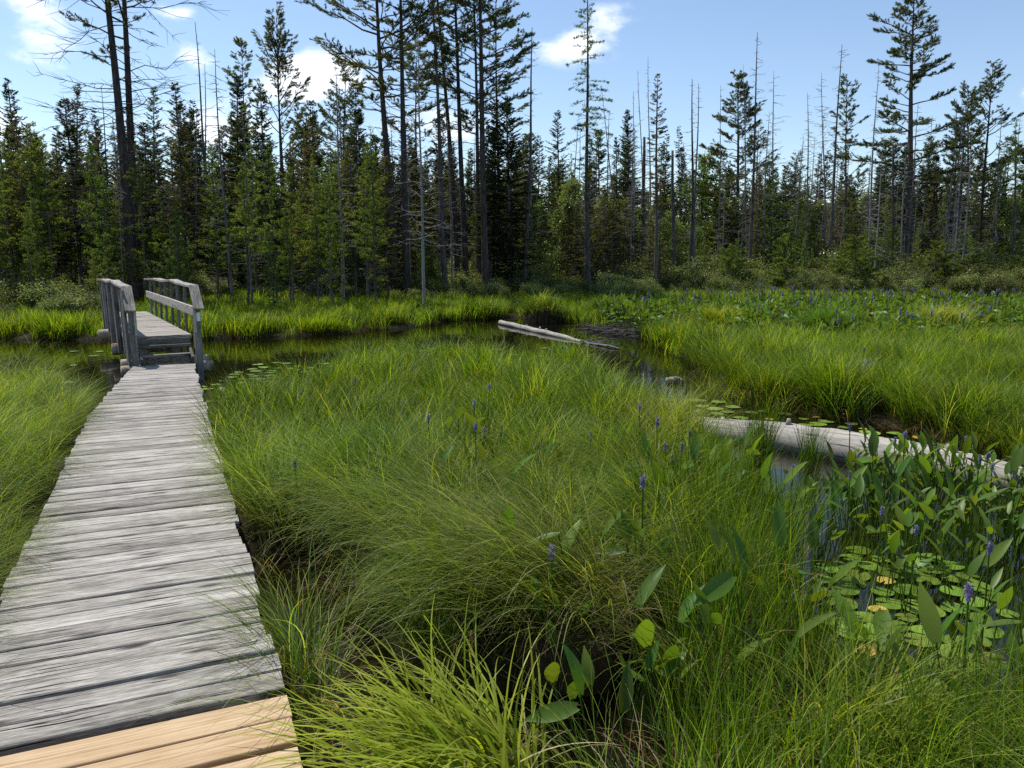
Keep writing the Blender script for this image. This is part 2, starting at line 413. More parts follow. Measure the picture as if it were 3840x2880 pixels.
def clump(x, y, s_):
    """centre of the sedge clump that owns a point: one per cell of a jittered lattice"""
    i_ = np.floor(x / s_); j_ = np.floor(y / s_ + .5 * (i_ % 2))
    h1 = np.sin(i_ * 127.1 + j_ * 311.7) * 43758.5453; h2 = np.sin(i_ * 269.5 + j_ * 183.3) * 24634.6345; h3 = np.sin(i_ * 71.3 + j_ * 97.7) * 13758.5
    return (i_ + .5 + .42 * (h1 - np.floor(h1) - .5) * 1.6) * s_, (j_ - .5 * (i_ % 2) + .5 + .42 * (h2 - np.floor(h2) - .5) * 1.6) * s_, h3 - np.floor(h3)
CLS = .62
ccx, ccy, chh = clump(GX, GY, CLS)
mound = np.clip(1 - ((GX - ccx) ** 2 + (GY - ccy) ** 2) / .30 ** 2, 0, 1) * (.05 + .13 * chh) * (GY < 15)
mound = blur(mound, 1)
HR = -.42 + (bumps + far_rise + .42 + mound) * land ** .8
def height(x, y):
    x = np.asarray(x, float); y = np.asarray(y, float)
    fx = np.clip((x - X0) / DG, 0, len(gx) - 1.001); fy = np.clip((y - Y0) / DG, 0, len(gy) - 1.001)
    ix = fx.astype(int); iy = fy.astype(int); a = fx - ix; b = fy - iy
    h = HR[iy, ix] * (1 - a) * (1 - b) + HR[iy, ix + 1] * a * (1 - b) + HR[iy + 1, ix] * (1 - a) * b + HR[iy + 1, ix + 1] * a * b
    out = (x < X0) | (x > X1 - .2) | (y < Y0) | (y > Y1 - .2)
    far = .28 + .12 * np.sin(x * .13) * np.cos(y * .11)
    edge = np.maximum.reduce([X0 - x, x - X1 + .2, Y0 - y, y - Y1 + .2, np.zeros_like(x)])
    return np.where(out, h + (far - h) * np.clip(edge / 8, 0, 1), h)
def H1(x, y): return float(height(np.array([x]), np.array([y]))[0])
def axis_coords(lo, hi, step, reach):
    mid = list(np.arange(lo, hi, step)); g = []; s = step; a = hi
    while a < reach: g.append(a); s *= 1.35; a += s
    l = []; s = step; a = lo - s
    while a > -reach: l.append(a); s *= 1.35; a -= s
    return np.array(l[::-1] + mid + g + [reach])
ax = axis_coords(X0 + .1, X1 - .3, .16, 1500); ay = axis_coords(Y0 + .1, Y1 - .3, .16, 1500)
AX, AY = np.meshgrid(ax, ay)
AZ = height(AX, AY)
nx, ny = len(ax), len(ay)
i, j = np.meshgrid(np.arange(nx - 1), np.arange(ny - 1))
b0 = (j * nx + i).ravel()
mb = MB(); mb.add(np.stack([AX, AY, AZ], -1).reshape(-1, 3), np.stack([b0, b0 + 1, b0 + nx + 1, b0 + nx], -1))
tag(mb.build('ground', M['ground'], smooth=True), kind='structure')
mb = MB(); mb.add([(-90, -20, 0), (110, -20, 0), (110, 75, 0), (-90, 75, 0)], [(0, 1, 2, 3)])
tag(mb.build('water', M['water']), kind='structure')

# ------------------------------------------------------------------ boardwalk
HEAD = R(24); BD = np.array([-sin(HEAD), cos(HEAD)]); BN = np.array([cos(HEAD), sin(HEAD)])
RP = np.array([-1.81, 4.84])
def right_edge(s): return RP + BD * s
S_NEAR, S_KINK, S_END = -4.35, 4.1, 8.05
def width(s): return 1.17 if s < S_KINK else 1.17 - (s - S_KINK) / (S_END - S_KINK) * .28
def walk_dist(x, y):
    """signed clearance (m) outside the walkway and the bridge"""
    x = np.asarray(x, float); y = np.asarray(y, float)
    rx = x - RP[0]; ry = y - RP[1]
    s = rx * BD[0] + ry * BD[1]; n = rx * BN[0] + ry * BN[1]
    w = np.where(s < S_KINK, 1.17, 1.17 - (s - S_KINK) / (S_END - S_KINK) * .23)
    return np.maximum(np.abs(n + w / 2) - w / 2, np.maximum(s - S_END - .2, S_NEAR - s - .2))
walk = tag(empty('boardwalk', (-2.6, 5.5, .1)), 'long low boardwalk of grey weathered cross planks leading to the footbridge', 'boardwalk')
def child(mbx, name, mat, parent, smooth=False, label=None):
    o = mbx.build(name, mat, parent, smooth); o.matrix_parent_inverse = Matrix.Translation(-Vector(parent.location))
    if label: o['label'] = label
    return o
old = MB(); new = MB()
s = S_NEAR; k = 0
while s < S_END:
    wbd = .138 + rng.uniform(-.004, .006)
    gap = rng.choice([.006, .012, .018, .026], p=[.3, .3, .25, .15])
    isnew = s < -2.42
    if isnew: wbd = .15; gap = .022
    sc_ = s + wbd / 2; skew = rng.uniform(-.006, .006)
    r_ = right_edge(sc_ + skew); l_ = right_edge(sc_ - skew) - BN * width(sc_)
    over = rng.normal(0, .006); r_ = r_ + BN * (over + .012 * sin(sc_ * 5)); l_ = l_ - BN * rng.normal(0, .008)
    z = .30 + rng.uniform(-.003, .003) + (.0 if not isnew else -.004)
    (new if isnew else old).board((r_[0], r_[1], z + rng.uniform(-.003, .003)), (l_[0], l_[1], z + rng.uniform(-.003, .003)), wbd, .038, seed=k, nseg=6, wav=.0 if isnew else .0022, bev=.003 if isnew else .005)
    s += wbd + gap; k += 1
    if isnew and s > -2.42: s += .035
child(old, 'weathered_decking', M['old_wood'], walk)
child(new, 'new_decking', M['new_wood'], walk, label='fresh yellow planks at the near end of the walk')
for off in (.14, 1.0):
    st = MB(); a = right_edge(S_NEAR + .1) - BN * off; b = right_edge(S_KINK) - BN * off; off2 = min(off, .82); c = right_edge(S_END - .05) - BN * off2
    st.board((*a, .258), (*b, .258), .09, .14, seed=off * 9); st.board((*(b + BD * .012), .258), (*c, .258), .09, .14, seed=off * 7)
    child(st, 'stringer', M['rail_wood'], walk)
for sp in (-3.6, -1.7, .4, 2.5, 4.6, 6.6):
    for off in (.2, .8):
        pm = MB(); c = right_edge(sp) - BN * off; pm.tube([(c[0], c[1], -.6), (c[0], c[1], .112)], .06, 10)
        child(pm, 'pile', M['rail_wood'], walk)

# ------------------------------------------------------------------ footbridge
BH = R(31); UD = np.array([-sin(BH), cos(BH)]); UN = np.array([cos(BH), sin(BH)])
BR0 = np.array([-5.10, 12.42])          # foot of the near right post
BW = .91; BL = 7.0; DZ = .71
bridge = tag(empty('footbridge', (*(BR0 - UN * BW / 2), 0)), 'raised grey wooden footbridge with railings and two steps over the dark channel', 'footbridge')
def bp(s, n, z): p = BR0 + UD * s - UN * n; return (p[0], p[1], z)      # s along, n leftwards from the right side
dk = MB(); s = .45
k = 200
while s < BL:
    dk.board(bp(s + .07, .02, DZ + rng.uniform(-.003, .003)), bp(s + .07, BW - .02, DZ + rng.uniform(-.003, .003)), .136, .038, seed=k, nseg=4, wav=.002); s += .136 + rng.choice([.006, .012]); k += 1
child(dk, 'deck', M['old_wood'], bridge)
for sz, ss in ((.437, .10), (.573, .30)):
    t_ = MB()
    for q in (0, 1):
        t_.board(bp(ss + .05 + q * .098, .06, sz), bp(ss + .05 + q * .098, BW - .06, sz), .092, .038, seed=k, nseg=3, wav=.002); k += 1
    child(t_, 'step', M['rail_wood'], bridge)
fr = MB()
fr.board(bp(.43, .05, DZ - .04), bp(.43, BW - .05, DZ - .04), .04, .1, seed=k)
child(fr, 'front_beam', M['rail_wood'], bridge)
for n in (.08, BW - .08):
    c_ = MB()
    c_.board(bp(.02, n, .39), bp(.46, n, .60), .04, .16, seed=k); k += 1
    child(c_, 'stair_stringer', M['rail_wood'], bridge)
for n in (.2, BW - .14):
    lg = MB(); lg.tube([bp(.62, n, .45), bp(2.5, n, .5), bp(BL * .6, n, .53), bp(BL + .3, n, .5)], [.115, .12, .12, .11], 14, vscale=1, jit=.04)
    child(lg, 'beam_log', M['round_log'], bridge, True)
for s_, n0, n1, z, r in ((.16, -.24, 1.13, .20, .09), (.46, -.22, 1.10, .27, .09), (3.2, -.15, 1.05, .25, .11), (BL - 1.6, -.1, 1.16, .36, .10)):
    lg = MB(); lg.tube([bp(s_, n0, z), bp(s_ + .02, .4, z + .01), bp(s_, n1, z)], [r, r * 1.02, r * .97], 16, jit=.03)
    child(lg, 'cross_log', M['round_log'], bridge, True)
for side in (0, 1):
    sgn = -1 if side == 0 else 1; nn = -.02 if side == 0 else BW + .02
    rail = empty('railing', bp(0, nn, DZ)); rail.parent = bridge; rail.matrix_parent_inverse = Matrix.Translation(-Vector(bridge.location))
    bw_inv = Matrix.Translation(-Vector(bp(0, nn, DZ)))
    def rc(mbx, name, mat=M['rail_wood'], label=None):
        o = mbx.build(name, mat, rail); o.matrix_parent_inverse = bw_inv
        if label: o['label'] = label
        return o
    def vboard(s, n, z0, z1, w=.12, t=.04, ds=0.0, dn=0.0, k=0):
        m_ = MB(); fn = (UN[0] * -sgn * -1, UN[1] * -sgn * -1, 0)
        m_.board(bp(s, n, z0), bp(s + ds, n + dn, z1), w, t, up=(UN[0] * -sgn, UN[1] * -sgn, 0), seed=k, nseg=2, wav=.002); return m_
    topz = 1.53
    # end post (doubled), balusters, cap, sloping end cap, mid rail
    zb = -.35
    p_ = MB(); p_.board(bp(.0, nn, zb), bp(-.01, nn, topz - .30), .1, .085, up=(UD[0] * -1, UD[1] * -1, 0), seed=300 + side)
    rc(p_, 'end_post')
    if side == 0:
        bz = MB(); a_ = bp(-.0, nn - .012, .96); c_ = bp(-.0, nn - .012, 1.10)
        f = np.array([-UD[0], -UD[1], 0]) * .02
        bz.board(np.array(a_) + f, np.array(c_) + f, .06, .016, up=(-UD[0], -UD[1], 0), bev=.001)
        rc(bz, 'trail_blaze', M['white_paint'], 'white painted rectangle')
    nb = 8 if side == 0 else 9
    for q in range(nb):
        s_ = .55 + q * (BL - .9) / (nb - 1)
        w_ = .135 if side == 0 else .16
        rc(vboard(s_, nn + sgn * .045, .36 + rng.uniform(-.05, .08), topz - .045, w_, .036, rng.uniform(-.05, .05) + (.10 if side == 0 else .04), rng.uniform(.01, .04) * sgn, 310 + q + 20 * side), 'baluster')
    if side == 1:
        for s_ in (.15, .35, 2.0, 3.6): rc(vboard(s_, nn + .09, .3, topz - .06, .13, .036, .03, .02, 350 + int(s_ * 9)), 'baluster')
    cp = MB(); pts = [(.3, topz), (1.9, topz + .015), (2.6, topz + .045), (3.8, topz + .0), (5.2, topz + .01), (BL, topz - .03)]
    for (sa, za), (sb, zb_) in zip(pts[:-1], pts[1:]):
        cp.board(bp(sa, nn + sgn * .02, za), bp(sb - .002, nn + sgn * .02, zb_), .15, .038, seed=380 + sa)
    rc(cp, 'cap_rail', M['old_wood'])
    e_ = MB(); e_.board(bp(-.10, nn + sgn * .02, topz - .36), bp(.295, nn + sgn * .02, topz + .0), .15, .04, up=(0, 0, 1), seed=399)
    rc(e_, 'sloping_cap', M['old_wood'])
    m_ = MB(); m_.board(bp(.05, nn - sgn * .055, 1.12), bp(BL - .2, nn - sgn * .055, 1.14), .15, .036, up=(UN[0] * sgn, UN[1] * sgn, 0), seed=410 + side, nseg=8, wav=.003)
    rc(m_, 'mid_rail', M['old_wood'])
    k_ = MB(); k_.board(bp(-.045, nn - sgn * .04, .78), bp(-.045, nn - sgn * .04, 1.17), .035, .03, up=(-UD[0], -UD[1], 0), seed=500)
    rc(k_, 'post_face', M['old_wood'])

# ------------------------------------------------------------------ plant builders (all sizes in metres)
def norm(a): return a / (np.linalg.norm(a, axis=-1, keepdims=True) + 1e-9)
def sprays(mb, P, Dv, L, W, hue, flat=.6, c=None):
    """slender diamond faces: base points P, directions Dv, lengths L, widths W"""
    n = len(P)
    if n == 0: return
    Dv = norm(Dv); rnd = rng.normal(size=(n, 3)); rnd[:, 2] += flat * 2
    S = norm(np.cross(Dv, rnd))
    L = np.broadcast_to(L, (n,))[:, None]; W = np.broadcast_to(W, (n,))[:, None]
    v = np.stack([P, P + Dv * L * .45 + S * W * .5, P + Dv * L, P + Dv * L * .45 - S * W * .5], 1).reshape(-1, 3)
    uv = np.repeat(np.stack([np.clip(hue, 0, 1), np.zeros(n)], 1), 4, 0)
    mb.add(v, np.arange(n * 4).reshape(-1, 4), uv=uv)
def bough(p, az, el, L, curve, n=6, wig=.06):
    """points of a limb from p, azimuth az, start elevation el, bending by curve"""
    t = np.linspace(0, 1, n); e = el + curve * t
    d = np.stack([np.cos(e) * cos(az), np.cos(e) * sin(az), np.sin(e)], 1)
    pts = p + np.r_[[[0, 0, 0]], np.cumsum(d[:-1] * L / (n - 1), 0)]
    pts[1:] += rng.normal(0, wig * L / n, (n - 1, 3)); return pts
def interp(pts, s):
    f = s * (len(pts) - 1); i = np.minimum(f.astype(int), len(pts) - 2); a = (f - i)[:, None]
    return pts[i] * (1 - a) + pts[i + 1] * a, norm(pts[i + 1] - pts[i])
def trunk_pts(h, lean=(0, 0), wig=.02, n=12):
    t = np.linspace(0, 1, n)
    ph = rng.uniform(0, 6, 4)
    return np.stack([lean[0] * t ** 1.2 + wig * h * (np.sin(t * 3 + ph[0]) - sin(ph[0])) * .5 + wig * h * .2 * np.sin(t * 9 + ph[2]),
                     lean[1] * t ** 1.2 + wig * h * (np.sin(t * 3.4 + ph[1]) - sin(ph[1])) * .5, -.35 + (h + .35) * t], 1)

def dead_twigs(mb, tp, h, r0, z0, z1, n, L, droop=-.35, sub=3, rr=.012):
    for _ in range(n):
        z = rng.uniform(z0, z1) * h; t = np.array([(z + .35) / (h + .35)]); p, _d = interp(tp, t)
        az = rng.uniform(0, 2 * pi); l = L * rng.uniform(.35, 1.1)
        b = bough(p[0], az, rng.uniform(-.35, .3), l, droop + rng.uniform(-.35, .45), 5, .14)
        mb.tube(b, np.linspace(rr, rr * .3, 5), 3, cap=False)
        for _q in range(sub):
            s_ = rng.uniform(.3, .95); q, qd = interp(b, np.array([s_])); a2 = az + rng.choice([-1, 1]) * rng.uniform(.5, 1.1)
            bb = bough(q[0], a2, rng.uniform(-.5, .4), l * rng.uniform(.2, .45) * (1.15 - s_ * .5), rng.uniform(-.4, .6), 3, .15)
            mb.tube(bb, [rr * .5, rr * .35, rr * .2], 3, cap=False)

def make_spruce(h=8, w=.95, r=.075, start=.25, club=.0, dens=1.0, hue=.35, lean=(0, 0), deadw=26, thin=.0):
    tp = trunk_pts(h, lean, .012); tb = MB(); cb = MB()
    tb.tube(tp, r * (1 - np.linspace(0, 1, len(tp))) ** .8 + .008, 7)
    z = start * h
    while z < h - .05:
        f = (z - start * h) / (h - start * h)
        prof = (1 - f) ** .75 * (.55 + .45 * min(1, f * 5)) + .06
        if club and f > .82: prof += club * sin((f - .82) / .18 * pi)
        for _ in range(max(2, int(rng.poisson(2.6 * dens)))):
            if rng.random() < thin * (1 - f): continue
            l = w * prof * rng.uniform(.55, 1.15)
            p, _d = interp(tp, np.array([(z + .35) / (h + .35)]))
            az = rng.uniform(0, 2 * pi)
            b = bough(p[0], az, .25 - .75 * (1 - f) * rng.uniform(.5, 1.2) + .35 * f, l, .15 + .35 * (1 - f), 5)
            if l > .35: tb.tube(b, np.linspace(.011, .003, 5), 3, cap=False)
            n = int(l * 84) + 9
            s_ = rng.uniform(.12, 1, n) ** .8; q, qd = interp(b, s_)
            side = np.stack([-np.sin(az) * np.ones(n), np.cos(az) * np.ones(n), np.zeros(n)], 1) * rng.choice([-1, 1], n)[:, None]
            D = qd * .7 + side * rng.uniform(.3, 1.1, n)[:, None] + rng.normal(0, .22, (n, 3)) + np.array([0, 0, -.15])
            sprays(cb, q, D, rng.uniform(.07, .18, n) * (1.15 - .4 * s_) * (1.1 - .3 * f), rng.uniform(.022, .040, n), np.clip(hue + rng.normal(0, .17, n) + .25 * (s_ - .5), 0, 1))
        z += rng.uniform(.06, .13) / dens ** .3 * (.8 + h / 30)
    dead_twigs(tb, tp, h, r, .04, start + .3, deadw, w * .9)
    return tb, cb

def make_larch(h=6, w=1.0, r=.05, start=.12, dens=1.0, hue=.5, lean=(0, 0), power=.9, sub=True, deadw=10, el0=.1):
    tp = trunk_pts(h, lean, .012); tb = MB(); cb = MB()
    tb.tube(tp, r * (1 - np.linspace(0, 1, len(tp))) ** .8 + .006, 6)
    z = start * h
    while z < h - .03:
        f = (z - start * h) / (h - start * h)
        prof = (1 - f) ** power * (.5 + .5 * min(1, f * 4)) + .05
        for _ in range(2 if rng.random() < .6 * dens else 1):
            l = w * prof * rng.uniform(.45, 1.2); az = rng.uniform(0, 2 * pi)
            p, _d = interp(tp, np.array([(z + .35) / (h + .35)]))
            b = bough(p[0], az, el0 + rng.uniform(-.2, .25) + f * .4, l, rng.uniform(-.35, .3), 5, .09)
            tb.tube(b, np.linspace(.008, .002, 5), 3, cap=False)
            n = int(l * 60 * dens) + 6; s_ = rng.uniform(.1, 1, n); q, qd = interp(b, s_)
            D = rng.normal(0, 1, (n, 3)) + qd * .4 + np.array([0, 0, .2])
            sprays(cb, q + rng.normal(0, .02, (n, 3)), D, rng.uniform(.05, .10, n), rng.uniform(.018, .032, n), hue + rng.normal(0, .2, n))
            if sub:
                for _q in range(int(l * 9)):
                    ss = rng.uniform(.25, .95); q1, _ = interp(b, np.array([ss])); a2 = az + rng.choice([-1, 1]) * rng.uniform(.5, 1.2)
                    bb = bough(q1[0], a2, rng.uniform(-.4, .35), l * .34 * (1.2 - ss), rng.uniform(-.5, .3), 4, .1)
                    m = int(l * 20 * dens) + 4; s2 = rng.uniform(0, 1, m); q2, _ = interp(bb, s2)
                    sprays(cb, q2 + rng.normal(0, .012, (m, 3)), rng.normal(0, 1, (m, 3)), rng.uniform(.045, .09, m), rng.uniform(.016, .03, m), hue + rng.normal(0, .2, m))
        z += rng.uniform(.06, .13) * (.7 + h / 22)
    dead_twigs(tb, tp, h, r, .03, start + .15, deadw, w * .8)
    return tb, cb

def plume(cb, tb, b, rr, hue, l, az, dens=1.0, s0=.35):
    """needles of a white pine limb: side shoots that turn up and carry brushes of needles"""
    n = int(l * 8.5 * dens) + 3
    for _ in range(n):
        ss = s0 + (1 - s0) * rng.random() ** .7; q, qd = interp(b, np.array([ss])); a2 = az + rng.choice([-1, 1]) * rng.uniform(.2, 1.25)
        sl = (.22 + .34 * l * .35) * rng.uniform(.5, 1.2) * (1.3 - ss * .6)
        bb = bough(q[0], a2, rng.uniform(-.1, .45), sl, rng.uniform(.1, .8), 4, .08)
        tb.tube(bb, np.linspace(.008, .003, 4), 3, cap=False)
        m = int(24 + sl * 85); s2 = rng.uniform(.3, 1, m); q2, d2 = interp(bb, s2)
        D = d2 * rng.uniform(.5, 1.3, m)[:, None] + rng.normal(0, .55, (m, 3)) + np.array([0, 0, .25])
        sprays(cb, q2, D, rng.uniform(.06, .13, m), rng.uniform(.013, .024, m), hue + rng.normal(0, .2, m), flat=.3)

def make_pine(h=15, r=.2, start=.4, W=2.2, lean=(0, 0), dens=1.0, hue=.45, limbs=None, prof=None, nlimb=34, deadn=14, deadL=1.6, up=.12, zmin=0.0, wig=.012, deadsub=5):
    tp = trunk_pts(h, lean, wig); tb = MB(); cb = MB()
    tb.tube(tp, r * (1 - .92 * np.linspace(0, 1, len(tp)) ** 1.1) , 9, jit=.05)
    zs = start + (1 - start) * (np.arange(nlimb) + rng.uniform(-.5, .5, nlimb)) / nlimb
    for z in np.clip(zs, start, .985):
        f = (z - start) / (1 - start)
        pf = prof(f) if prof else (sin(min(1, f * 1.15 + .12) * pi * .62) ** .6) * (1 - f) ** .55 + .12
        for _q in range(1 if f < .55 else 2):
            l = W * pf * rng.uniform(.5, 1.2); az = rng.uniform(0, 2 * pi)
            p, _d = interp(tp, np.array([(z * h + .35) / (h + .35)]))
            b = bough(p[0], az, up + .55 * f + rng.uniform(-.15, .2), l, rng.uniform(.0, .55), 6, .1)
            rr = r * .2 * (l / W) + .01
            tb.tube(b, np.linspace(rr, .006, 6), 4, cap=False)
            plume(cb, tb, b, rr, hue, l, az, dens, s0=.3 if f < .7 else .12)
    dead_twigs(tb, tp, h, r, .18, start + .1, deadn, deadL, -.1, deadsub, .02)
    return tb, cb

def make_snag(h=8, r=.07, lean=(0, 0), n=40, L=.8, wig=.012, broken=False, z0=.25, sub=4):
    tp = trunk_pts(h, lean, wig); tb = MB()
    tt = np.linspace(0, 1, len(tp)); rad = r * (1 - (.55 if broken else .88) * tt)
    tb.tube(tp, rad, 7, jit=.06)
    for _ in range(n):
        z = rng.uniform(z0, .985) * h; f = z / h
        p, _d = interp(tp, np.array([(z + .35) / (h + .35)])); az = rng.uniform(0, 2 * pi)
        l = L * (1.15 - f) * rng.uniform(.25, 1.3) + .08
        b = bough(p[0], az, rng.uniform(-.35, .35), l, rng.uniform(-.6, .6), 5, .16)
        tb.tube(b, np.linspace(.013, .004, 5), 3, cap=False)
        for _q in range(int(sub * l)):
            q, _ = interp(b, np.array([rng.uniform(.2, .95)])); bb = bough(q[0], az + rng.uniform(-1.2, 1.2), rng.uniform(-.6, .5), l * .3, rng.uniform(-.5, .5), 3, .2)
            tb.tube(bb, [.007, .005, .003], 3, cap=False)
    return tb, None

def make_broad(h=4, w=1.1, r=.04, start=.15, n=2600, hue=.5, stems=1, size=.07):
    tb = MB(); cb = MB(); ends = []
    for s_ in range(stems):
        a0 = rng.uniform(0, 6.28); tilt = rng.uniform(.05, .35) if stems > 1 else .03
        hh = h * rng.uniform(.75, 1)
        tp = trunk_pts(hh, (cos(a0) * tilt * h, sin(a0) * tilt * h), .03, 8)
        tb.tube(tp, r * (1 - .85 * np.linspace(0, 1, 8)), 5)
        for _ in range(int(16 + 5 * h)):
            z = rng.uniform(start, 1); p, _ = interp(tp, np.array([z * .98])); az = rng.uniform(0, 2 * pi)
            l = w * rng.uniform(.35, 1.1) * (1.15 - z) ** .6
            b = bough(p[0], az, rng.uniform(.1, .9), l, rng.uniform(-.3, .3), 4, .15); tb.tube(b, np.linspace(.012, .003, 4), 3, cap=False)
            ends.append(b)
    k = max(8, n // len(ends))
    for b in ends:
        s_ = rng.uniform(.25, 1.08, k); q, qd = interp(b, np.clip(s_, 0, 1))
        q = q + rng.normal(0, .11, (k, 3)) * (.5 + w * .35)
        D = rng.normal(0, 1, (k, 3)) + np.array([0, 0, -.3])
        ll = rng.uniform(.6, 1.2, k) * size
        sprays(cb, q, D, ll, ll * .62, hue + rng.normal(0, .25, k), flat=1.0)
    return tb, cb

# ------------------------------------------------------------------ blades
def blades(mb, n, spread, L, w, arch, lean, colors, segs=6, leanaz=0.0, azspread=1.0, w_tip=.25, wmin=0):
    """n blades rising from a disc of radius spread; arch = how far the tip turns over (radians); lean along leanaz"""
    r = spread * np.sqrt(rng.random(n)); a = rng.uniform(0, 2 * pi, n)
    B = np.stack([r * np.cos(a), r * np.sin(a), -.03 + 0 * r], 1)
    az = leanaz + rng.normal(0, azspread, n)
    Ls = rng.uniform(L[0], L[1], n); th0 = np.abs(rng.normal(lean, .12, n)); ar = arch * rng.uniform(.45, 1.35, n)
    t = np.linspace(0, 1, segs + 1)
    th = th0[:, None] + ar[:, None] * t[None, :] ** 1.4
    az_t = az[:, None] + rng.normal(0, .35, n)[:, None] * t[None, :]
    dx = np.sin(th) * np.cos(az_t); dy = np.sin(th) * np.sin(az_t); dz = np.cos(th)
    D = np.stack([dx, dy, dz], -1)
    P = B[:, None, :] + np.concatenate([np.zeros((n, 1, 3)), np.cumsum(D[:, :-1] * (Ls / segs)[:, None, None], 1)], 1)
    phi = rng.uniform(-.7, .7, n)
    S = np.stack([-np.sin(az + phi), np.cos(az + phi), np.zeros(n)], 1)[:, None, :]
    wd = rng.uniform(w[0], w[1], n)[:, None] * (np.minimum(1, .5 + t * 2.2) * (1 - (t ** 2.2) * (1 - w_tip * .3)))[None, :]
    V = np.stack([P - S * wd[..., None] * .5, P + S * wd[..., None] * .5], 2)      # n, segs+1, 2, 3
    ci = rng.integers(0, len(colors), n); cc = np.array(colors)[ci] * rng.uniform(.75, 1.25, n)[:, None]
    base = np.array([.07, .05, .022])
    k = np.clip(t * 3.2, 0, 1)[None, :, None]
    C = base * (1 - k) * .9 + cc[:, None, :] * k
    C = np.repeat(C[:, :, None, :], 2, 2)
    idx = (np.arange(n)[:, None] * (segs + 1) + np.arange(segs)[None, :]) * 2
    q = np.stack([idx, idx + 1, idx + 3, idx + 2], -1).reshape(-1, 4)
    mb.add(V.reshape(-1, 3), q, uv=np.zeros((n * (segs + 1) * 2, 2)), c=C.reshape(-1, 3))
G_MID = [(.05, .10, .010), (.07, .135, .012), (.095, .165, .014), (.115, .18, .018), (.04, .09, .012)]
G_YEL = [(.19, .27, .022), (.25, .32, .03), (.15, .23, .016), (.29, .33, .05)]
G_DRY = [(.32, .24, .12), (.22, .16, .08), (.42, .35, .20), (.20, .12, .06)]
G_PALE = [(.22, .29, .055), (.28, .33, .075), (.17, .24, .04), (.38, .39, .15)]

STASH = {}
def stash(group, mb, mat, k, smooth=False):
    """an instance source: kept out of the scene, only scattered by geometry nodes"""
    c = STASH.get(group)
    if c is None: c = STASH[group] = bpy.data.collections.new(group)
    o = bpy.data.objects.new('%s_%03d' % (group, k), mb.mesh(group, smooth, [mat])); c.objects.link(o)
def scatter(name, pts, rot, scl, idx, coll, label=None, cat=None):
    me = bpy.data.meshes.new(name); me.vertices.add(len(pts))
    me.vertices.foreach_set('co', np.asarray(pts, np.float32).ravel())
    for an, ty, dat, key in (('rot', 'FLOAT_VECTOR', rot, 'vector'), ('scl', 'FLOAT_VECTOR', scl, 'vector'), ('pick', 'INT', idx, 'value')):
        a = me.attributes.new(an, ty, 'POINT'); a.data.foreach_set(key, np.asarray(dat, np.int32 if ty == 'INT' else np.float32).ravel())
    o = bpy.data.objects.new(name, me); COL.objects.link(o)
    g = bpy.data.node_groups.new(name + '_scatter', 'GeometryNodeTree')
    g.interface.new_socket('Geometry', in_out='INPUT', socket_type='NodeSocketGeometry')
    g.interface.new_socket('Geometry', in_out='OUTPUT', socket_type='NodeSocketGeometry')
    N = g.nodes; Lk = g.links
    gi = N.new('NodeGroupInput'); go = N.new('NodeGroupOutput'); iop = N.new('GeometryNodeInstanceOnPoints'); ci = N.new('GeometryNodeCollectionInfo')
    ci.inputs['Collection'].default_value = STASH[coll]; ci.inputs['Separate Children'].default_value = True; ci.inputs['Reset Children'].default_value = True
    m2p = N.new('GeometryNodeMeshToPoints')
    Lk.new(gi.outputs[0], m2p.inputs['Mesh']); Lk.new(m2p.outputs[0], iop.inputs['Points'])
    Lk.new(ci.outputs[0], iop.inputs['Instance']); iop.inputs['Pick Instance'].default_value = True
    for an, ty, sock in (('rot', 'FLOAT_VECTOR', 'Rotation'), ('scl', 'FLOAT_VECTOR', 'Scale'), ('pick', 'INT', 'Instance Index')):
        na = N.new('GeometryNodeInputNamedAttribute'); na.data_type = ty; na.inputs['Name'].default_value = an
        Lk.new(na.outputs[0], iop.inputs[sock])
    Lk.new(iop.outputs[0], go.inputs[0])
    md = o.modifiers.new('scatter', 'NODES'); md.node_group = g
    tag(o, label, cat, kind='stuff'); return o

# tuft kinds: fine arching, upright rush, broad yellow, mid-distance, far, dry
NV = 5
for k in range(NV):
    m = MB(); blades(m, 58, .10, (.45, .95), (.0028, .0050), 1.75, .38, G_MID + G_YEL + G_PALE[:2], 9, azspread=.8)
    blades(m, 7, .1, (.35, .8), (.002, .004), 1.8, .4, G_DRY, 7, azspread=1.6); stash('fine_tuft', m, M['grass'], k)
    m = MB(); blades(m, 30, .12, (.40, .85), (.0026, .0048), .45, .13, G_MID + G_MID + G_YEL[:1], 6, azspread=3); blades(m, 3, .12, (.3, .6), (.003, .005), .9, .3, G_DRY, 5, azspread=3)
    stash('rush_tuft', m, M['grass'], k)
    m = MB(); blades(m, 26, .09, (.45, .85), (.007, .012), 1.5, .30, G_YEL + G_MID[2:4], 9, azspread=.8); stash('broad_tuft', m, M['grass'], k)
    m = MB(); blades(m, 48, .16, (.40, .72), (.005, .009), 1.2, .25, G_MID + G_YEL, 6, azspread=.9); blades(m, 3, .16, (.3, .6), (.005, .008), 1.5, .3, G_DRY, 5, azspread=2)
    stash('mid_tuft', m, M['grass'], k)
    m = MB(); blades(m, 44, .28, (.35, .62), (.012, .022), 1.1, .2, G_MID + G_YEL, 5, azspread=1.1); stash('far_tuft', m, M['grass'], k)
    m = MB(); blades(m, 26, .16, (.25, .5), (.003, .006), 2.0, .5, G_DRY + [(.10, .06, .03)], 6, azspread=2.5); stash('dry_tuft', m, M['grass'], k)

